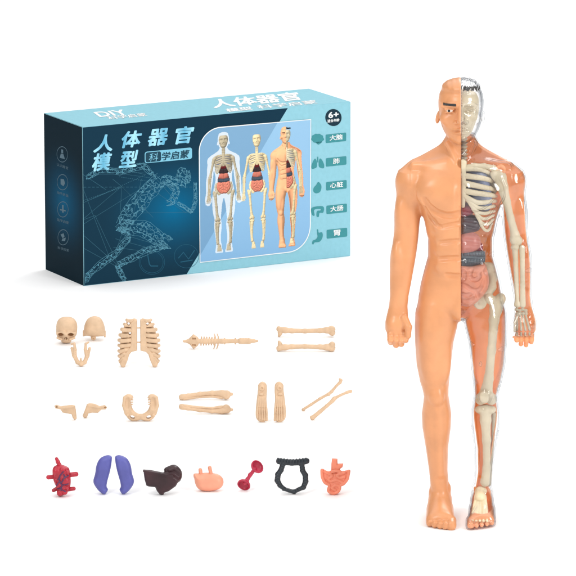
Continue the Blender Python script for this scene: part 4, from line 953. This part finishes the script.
# title
def ramp_ink(name, c0, c1, z0, z1):
    m = flat_print(name, c0); nt = m.node_tree; b = nt.nodes["Principled BSDF"]
    tc = nt.nodes.new('ShaderNodeTexCoord'); mp = nt.nodes.new('ShaderNodeMapRange'); sx = nt.nodes.new('ShaderNodeSeparateXYZ'); mx = nt.nodes.new('ShaderNodeMix'); mx.data_type = 'RGBA'
    sn = nt.nodes.new('ShaderNodeMath'); sn.operation = 'PINGPONG'; sn.inputs[1].default_value = (z1 - z0) * MM
    nt.links.new(tc.outputs['Object'], sx.inputs[0]); nt.links.new(sx.outputs['X'], sn.inputs[0]); nt.links.new(sn.outputs[0], mp.inputs['Value'])
    mp.inputs['From Min'].default_value = 0; mp.inputs['From Max'].default_value = (z1 - z0) * MM
    nt.links.new(mp.outputs[0], mx.inputs['Factor']); mx.inputs['A'].default_value = (*c0, 1); mx.inputs['B'].default_value = (*c1, 1); nt.links.new(mx.outputs['Result'], b.inputs['Base Color'])
    return m
M['title'] = ramp_ink('sky_blue_ink', lin('5fa9c8'), lin('a4dcee'), 0, 14)
SH = .22
for ch, q in (('人', (94, 151, 112.6, 149.2, 94, 133.5)), ('体', (121.6, 146.5, 141.6, 144.6, 121.6, 129.6)), ('器', (147, 144.6, 167, 142.6, 147, 127.5)), ('官', (174, 142.6, 193, 140.7, 174, 125)),
              ('模', (92.6, 170, 112.2, 168, 92.6, 152)), ('型', (118.4, 166.6, 137.8, 164.8, 118.4, 149.5))):
    text_on('title_character', 'front', ch, ((q[0], q[1]), (q[2], q[3]), (q[4], q[5])), M['title'], .42, .032, SH)
M['pill'] = flat_print('title_pill_ink', lin('7cc0d8')); M['pill_in'] = flat_print('title_pill_dark_ink', lin('1a4254'))
def rrect(face, x0, y0, x1, y1, slope, r, n=6):
    """rounded rectangle given in photo pixels on a slanted baseline"""
    out = []
    for cx, cy, a0 in ((x1 - r, y0 + r, -90), (x1 - r, y1 - r, 0), (x0 + r, y1 - r, 90), (x0 + r, y0 + r, 180)):
        for i in range(n + 1):
            a = math.radians(a0 + 90 * i / n); x = cx + r * math.cos(a); y = cy + r * math.sin(a); out.append(uv(face, x, y + slope * (x - x0)))
    return np.array(out)[::-1]
tp = printed_poly('title_pill', 'front', rrect('front', 144, 150, 190.5, 161.6, -.098, 2.4), M['pill'], .30)
printed_poly('pill_shade', 'front', rrect('front', 144.8, 150.8, 160, 160.8, -.098, 2), M['pill_in'], .36, tp)
text_on('pill_lettering', 'front', '科', ((148, 160), (157, 159.1), (148, 151.6)), M['pill'], .46, .0, .15, tp)
text_on('pill_lettering', 'front', '学启蒙', ((160.4, 158.8), (188, 156), (160.4, 150.4)), M['pill_in'], .42, .02, .15, tp)
# picture panel: a printed picture of three figures
panel = []
def arc(cx, cy, rx, ry, a0, a1, n=14): return [(cx + rx * math.cos(math.radians(a0 + (a1 - a0) * i / n)), cy + ry * math.sin(math.radians(a0 + (a1 - a0) * i / n))) for i in range(n + 1)]
pp = arc(221, 150.5, 23.5, 25.5, 180, 265) + [(309.6, 117)] + arc(283, 223, 25, 29, 0, 82) + [(197.2, 262.3)]
PO = outline('front', pp)
lo, hi = PO.min(0) - .5, PO.max(0) + .5; PXS = .36
nx, nz = int((hi[0] - lo[0]) / PXS) + 1, int((hi[1] - lo[1]) / PXS) + 1
img = np.zeros((nx, nz, 3)); gx = lo[0] + np.arange(nx) * PXS; gz = lo[1] + np.arange(nz) * PXS
c0, c1 = np.array(lin('7fabcf')), np.array(lin('9cc3dc'))
img[:] = c0 + (c1 - c0) * (np.linspace(0, 1, nz) ** .7)[None, :, None] * .5
sdd = np.array(lin('5d86a8')); dl = np.array([uv('front', 285, 105), uv('front', 185, 277)])
side_ = (gx[:, None] - dl[1][0]) * (dl[0][1] - dl[1][1]) - (gz[None, :] - dl[1][1]) * (dl[0][0] - dl[1][0]) < 0
img[side_] = img[side_] * .45 + sdd * .55
def splat(items, head, foot, xs=1., tint=None, alpha=1., blur=False):
    """project modelled parts onto the printed picture (head / foot = photo pixels)"""
    a, b = uv('front', *head), uv('front', *foot); k = (a[1] - b[1]) / 447.0
    depth = np.full((nx, nz), 1e9); colr = np.zeros((nx, nz, 3)); L = np.array([-.35, -.75, .55])
    for V, Nn, c, mir in items:
        for sgn in ((1, -1) if mir else (1,)):
            n_ = Nn * np.array([sgn, 1, 1]); x = b[0] + V[:, 0] * sgn * k * xs + (V[:, 2] * k) / (a[1] - b[1]) * (a[0] - b[0]); z = b[1] + V[:, 2] * k
            i = ((x - lo[0]) / PXS).round().astype(int); j = ((z - lo[1]) / PXS).round().astype(int)
            ok = (i >= 0) & (i < nx) & (j >= 0) & (j < nz) & (n_[:, 1] < .05)
            i, j, y = i[ok], j[ok], V[ok, 1]; sh = (.34 + .80 * np.clip(n_[ok] @ L, 0, 1) ** 1.2)[:, None] * np.array(lin_t(c))[None, :]
            o_ = np.argsort(-y, kind='stable'); i, j, y, sh = i[o_], j[o_], y[o_], sh[o_]
            m = y < depth[i, j] + 1e-6
            # nearest written last
            i, j, y, sh = i[m], j[m], y[m], sh[m]; depth[i, j] = y; colr[i, j] = sh
    hit = depth < 1e8
    if tint is not None: colr[hit] = np.array(tint)
    img[hit] = img[hit] * (1 - alpha) + colr[hit] * alpha
    return hit
def lin_t(c): return [(v / 12.92 if v <= .04045 else ((v + .055) / 1.055) ** 2.4) for v in c]
G = lambda k, mir, c=None: [(V, N_, c or cc, mir) for V, N_, cc in PARTS[k]]
fa = ((221.6, 129.5), (221.2, 252)); fb = ((254.8, 128.6), (255, 249)); fc = ((284.4, 123.6), (284.4, 246.6))
splat(G('skin_half', True), *fa, 1.02, lin('eef0ee'), .6)
splat(G('bones', True, (.74, .69, .58)) + G('organs', True), *fa, 1.02)
splat(G('bones', True, (.92, .84, .66)) + G('organs', True), *fb, .95)
splat(G('skin_half', False) + G('tray', False) + G('bones', False) + G('organs', False) + G('eyebrow', False) + G('hair', False), *fc, 1.0)
ii, jj = np.meshgrid(np.arange(nx), np.arange(nz), indexing='ij')
Vp = np.stack([gx[ii.ravel()], gz[jj.ravel()]], 1); idx = (ii * nz + jj)
sdp = poly_sd(gx, gz, PO)
# snap the ring of vertices just outside the outline onto it
q = np.stack([idx[:-1, :-1], idx[1:, :-1], idx[1:, 1:], idx[:-1, 1:]], -1)
inside = (sdp[:-1, :-1] < 0) | (sdp[1:, :-1] < 0) | (sdp[1:, 1:] < 0) | (sdp[:-1, 1:] < 0)
Fq = q[inside]; used = np.unique(Fq); rm = np.full(nx * nz, -1); rm[used] = np.arange(len(used))
mp_ = bpy.data.materials.new('printed_picture_ink'); mp_.use_nodes = True; nt = mp_.node_tree; b = nt.nodes["Principled BSDF"]; b.inputs['Roughness'].default_value = .5; b.inputs['Specular IOR Level'].default_value = .14
at = nt.nodes.new('ShaderNodeVertexColor'); at.layer_name = 'ink'; nt.links.new(at.outputs['Color'], b.inputs['Base Color'])
pic = mesh_np('figure_picture', on('front', Vp[used], .5), rm[Fq].astype(np.int32), mp_, BOX, False)
ca = pic.data.color_attributes.new('ink', 'FLOAT_COLOR', 'POINT'); cc = np.ones((len(used), 4), np.float32); cc[:, :3] = img.reshape(-1, 3)[used]; ca.data.foreach_set('color', cc.ravel())
M['white_ink'] = flat_print('white_ink', (.84, .86, .86)); M['teal_ink'] = flat_print('teal_ink', lin('418f95')); M['navy_ink'] = flat_print('navy_ink', lin('14303f'))
V1, F1 = stroke_mesh([PO], 1.3, True); printed('picture_border', 'front', V1, F1, M['white_ink'], .62, pic)
# right-hand strip: age mark and five organ captions
am = printed_poly('age_mark', 'front', circle('front', 332.8, 115, 8.3, 8.6), M['navy_ink'], .2)
text_on('age_lettering', 'front', '6+', ((327.6, 115.8), (338.2, 114.6), (327.6, 109.6)), M['white_ink'], .32, .03, 0, am)
text_on('age_lettering', 'front', '适合年龄', ((326.6, 120.2), (338.8, 118.8), (326.6, 117)), M['white_ink'], .32, .03, 0, am)
def icon(k, cx, cy):
    f = 'front'
    if k == 0:
        pts = [(cx + 6.4 * math.cos(a) * (1 + .06 * math.sin(7 * a)), cy + 4.8 * math.sin(a) * (1 + .05 * math.sin(9 * a)) - .8) for a in np.linspace(0, 6.283, 40, endpoint=False)]
        return [pts, [(cx - 1.5, cy + 3), (cx + 4.5, cy + 2.4), (cx + 1, cy + 5.4)]]
    if k == 1:
        return [[(cx - 1, cy - 2), (cx - 1, cy + 3), (cx - 2.6, cy + 4.6), (cx - 6, cy + 5.4), (cx - 6.4, cy + 2), (cx - 4.6, cy - 2.6), (cx - 2.6, cy - 5)], [(cx + 1, cy - 2.2), (cx + 2.4, cy - 5.2), (cx + 4.6, cy - 3.2), (cx + 6.4, cy + 1.2), (cx + 6, cy + 4.6), (cx + 2.6, cy + 4.2), (cx + 1, cy + 2.6)], [(cx - .5, cy - 6.4), (cx + .5, cy - 6.6), (cx + .5, cy - 1.6), (cx - .5, cy - 1.6)]]
    if k == 2:
        return [[(cx + 1, cy - 6), (cx + 3.6, cy - 3.6), (cx + 4.2, cy), (cx + 2.6, cy + 4.2), (cx - 1.4, cy + 5.6), (cx - 4, cy + 3.6), (cx - 3.6, cy), (cx - 1, cy - 3)]]
    if k == 3:
        return [[(cx - 6, cy - 4), (cx + 5.6, cy - 5.6), (cx + 5.8, cy + .6), (cx + 2, cy + 1.2), (cx + 1.2, cy + 5), (cx - 1, cy + 4.6), (cx - .6, cy - .6), (cx + 3, cy - 1.4), (cx + 2.8, cy - 3), (cx - 3.4, cy - 2), (cx - 3, cy + 3.6), (cx - 5.6, cy + 3)]]
    return [[(cx - .6, cy - 7.6), (cx + .6, cy - 7.6), (cx + 1.2, cy - 4.6), (cx + 4.6, cy - 4.8), (cx + 5, cy), (cx + 2, cy + 4.6), (cx - 3, cy + 5.4), (cx - 4.4, cy + 7.4), (cx - 5.6, cy + 6.6), (cx - 5, cy + 3.6), (cx - 2.4, cy + 2.6), (cx - .2, cy), (cx - .4, cy - 4)]]
caps = ['大脑', '肺', '心脏', '大肠', '胃']
for k, (y0, y1, iy, ix) in enumerate(((132.3, 140.9, 137, 316.4), (156.2, 164.8, 161.6, 316.4), (180.4, 189, 186.2, 315.6), (204.4, 213, 210.6, 315.6), (229, 238, 236.4, 315.4))):
    for pts in icon(k, ix, iy): printed_poly('organ_emblem', 'front', catmull(np.array([uv('front', *p) for p in pts]), 4)[::-1], M['teal_ink'], .2 + .02 * k)
    cp = printed_poly('caption_plate', 'front', rrect('front', 324.6, y0, 345.6, y1, -.11, 1.0, 3), M['teal_ink'], .2)
    w = 6.6 if len(caps[k]) == 2 else 3.4; xm = 335.2
    text_on('caption_lettering', 'front', caps[k], ((xm - w, y1 - 2.0 - .11 * (xm - w - 324.6)), (xm + w, y1 - 2.0 - .11 * (xm + w - 324.6)), (xm - w, y0 + 1.0 - .11 * (xm - w - 324.6))), M['white_ink'], .32, .02, 0, cp)
# left face: four ring emblems with small captions
M['grey_ink'] = flat_print('grey_blue_ink', lin('4a6675'))
for k, (cx, cy) in enumerate(((63, 153.2), (63, 180.8), (63, 207.8), (63, 235.6))):
    R1 = circle('side', cx, cy, 5.6, 7.6, 36); V1, F1 = stroke_mesh([R1], .8, True)
    em = printed('ring_emblem', 'side', V1, F1, M['grey_ink'], .2)
    shapes = [[[(cx - 1, cy - 5), (cx + 1, cy - 4.6), (cx + 1, cy - 1), (cx - 1, cy - 1.4)], [(cx - 2.6, cy + 3.4), (cx - 1.4, cy - .8), (cx + 1.2, cy - .4), (cx + 2.8, cy + 4.8)]],
              [[(cx - 2, cy - 3.4), (cx + 1.4, cy - 3), (cx + 2.6, cy + 1), (cx + 1, cy + 4), (cx - 2, cy + 2)]],
              [[(cx - .8, cy - 4.6), (cx + .8, cy - 4.2), (cx + .8, cy + 3.4), (cx - .8, cy + 3)], [(cx - 3, cy - .6), (cx + 3, cy + .8), (cx + 3, cy + 2.2), (cx - 3, cy + .8)]],
              [[(cx - 2.8, cy - 3), (cx + .6, cy - 4), (cx + 1.4, cy - .6), (cx - .6, cy + 1)], [(cx - 1, cy + 1.4), (cx + 2.8, cy + .4), (cx + 2, cy + 4), (cx - 1.6, cy + 3.4)]]][k]
    for i, s_ in enumerate(shapes): printed_poly('emblem_figure', 'side', np.array([uv('side', *p) for p in s_])[::-1], M['grey_ink'], .2 + .04 * i, em)
    text_on('emblem_lettering', 'side', ['认识器官', '动手拼装', '医学启蒙', '科学探索'][k], ((cx - 6, cy + 11.2), (cx + 6, cy + 15.2), (cx - 6, cy + 8.4)), M['grey_ink'], .2, .0, 0, em)
# lid lettering
text_on('lid_lettering', 'top', 'DIY', ((100, 116.4), (129, 113.6), (92.6, 112.2)), M['white_ink'], .2, .03, 0)
text_on('lid_lettering', 'top', '科学启蒙', ((110, 118.4), (147.5, 114.6), (106, 115.8)), M['white_ink'], .2, .02, 0)
text_on('lid_lettering', 'top', '人体器官', ((213, 107.2), (303, 98.2), (207.5, 99.8)), M['white_ink'], .2, .035, 0)
text_on('lid_lettering', 'top', '模型', ((226, 110.2), (252, 107.6), (223.4, 107.4)), M['white_ink'], .2, .035, 0)
text_on('lid_lettering', 'top', '科学启蒙', ((258, 107), (318, 101), (254.6, 104)), M['white_ink'], .2, .02, 0)
print('box', time.time() - T0, 'objects', len(SC.objects))
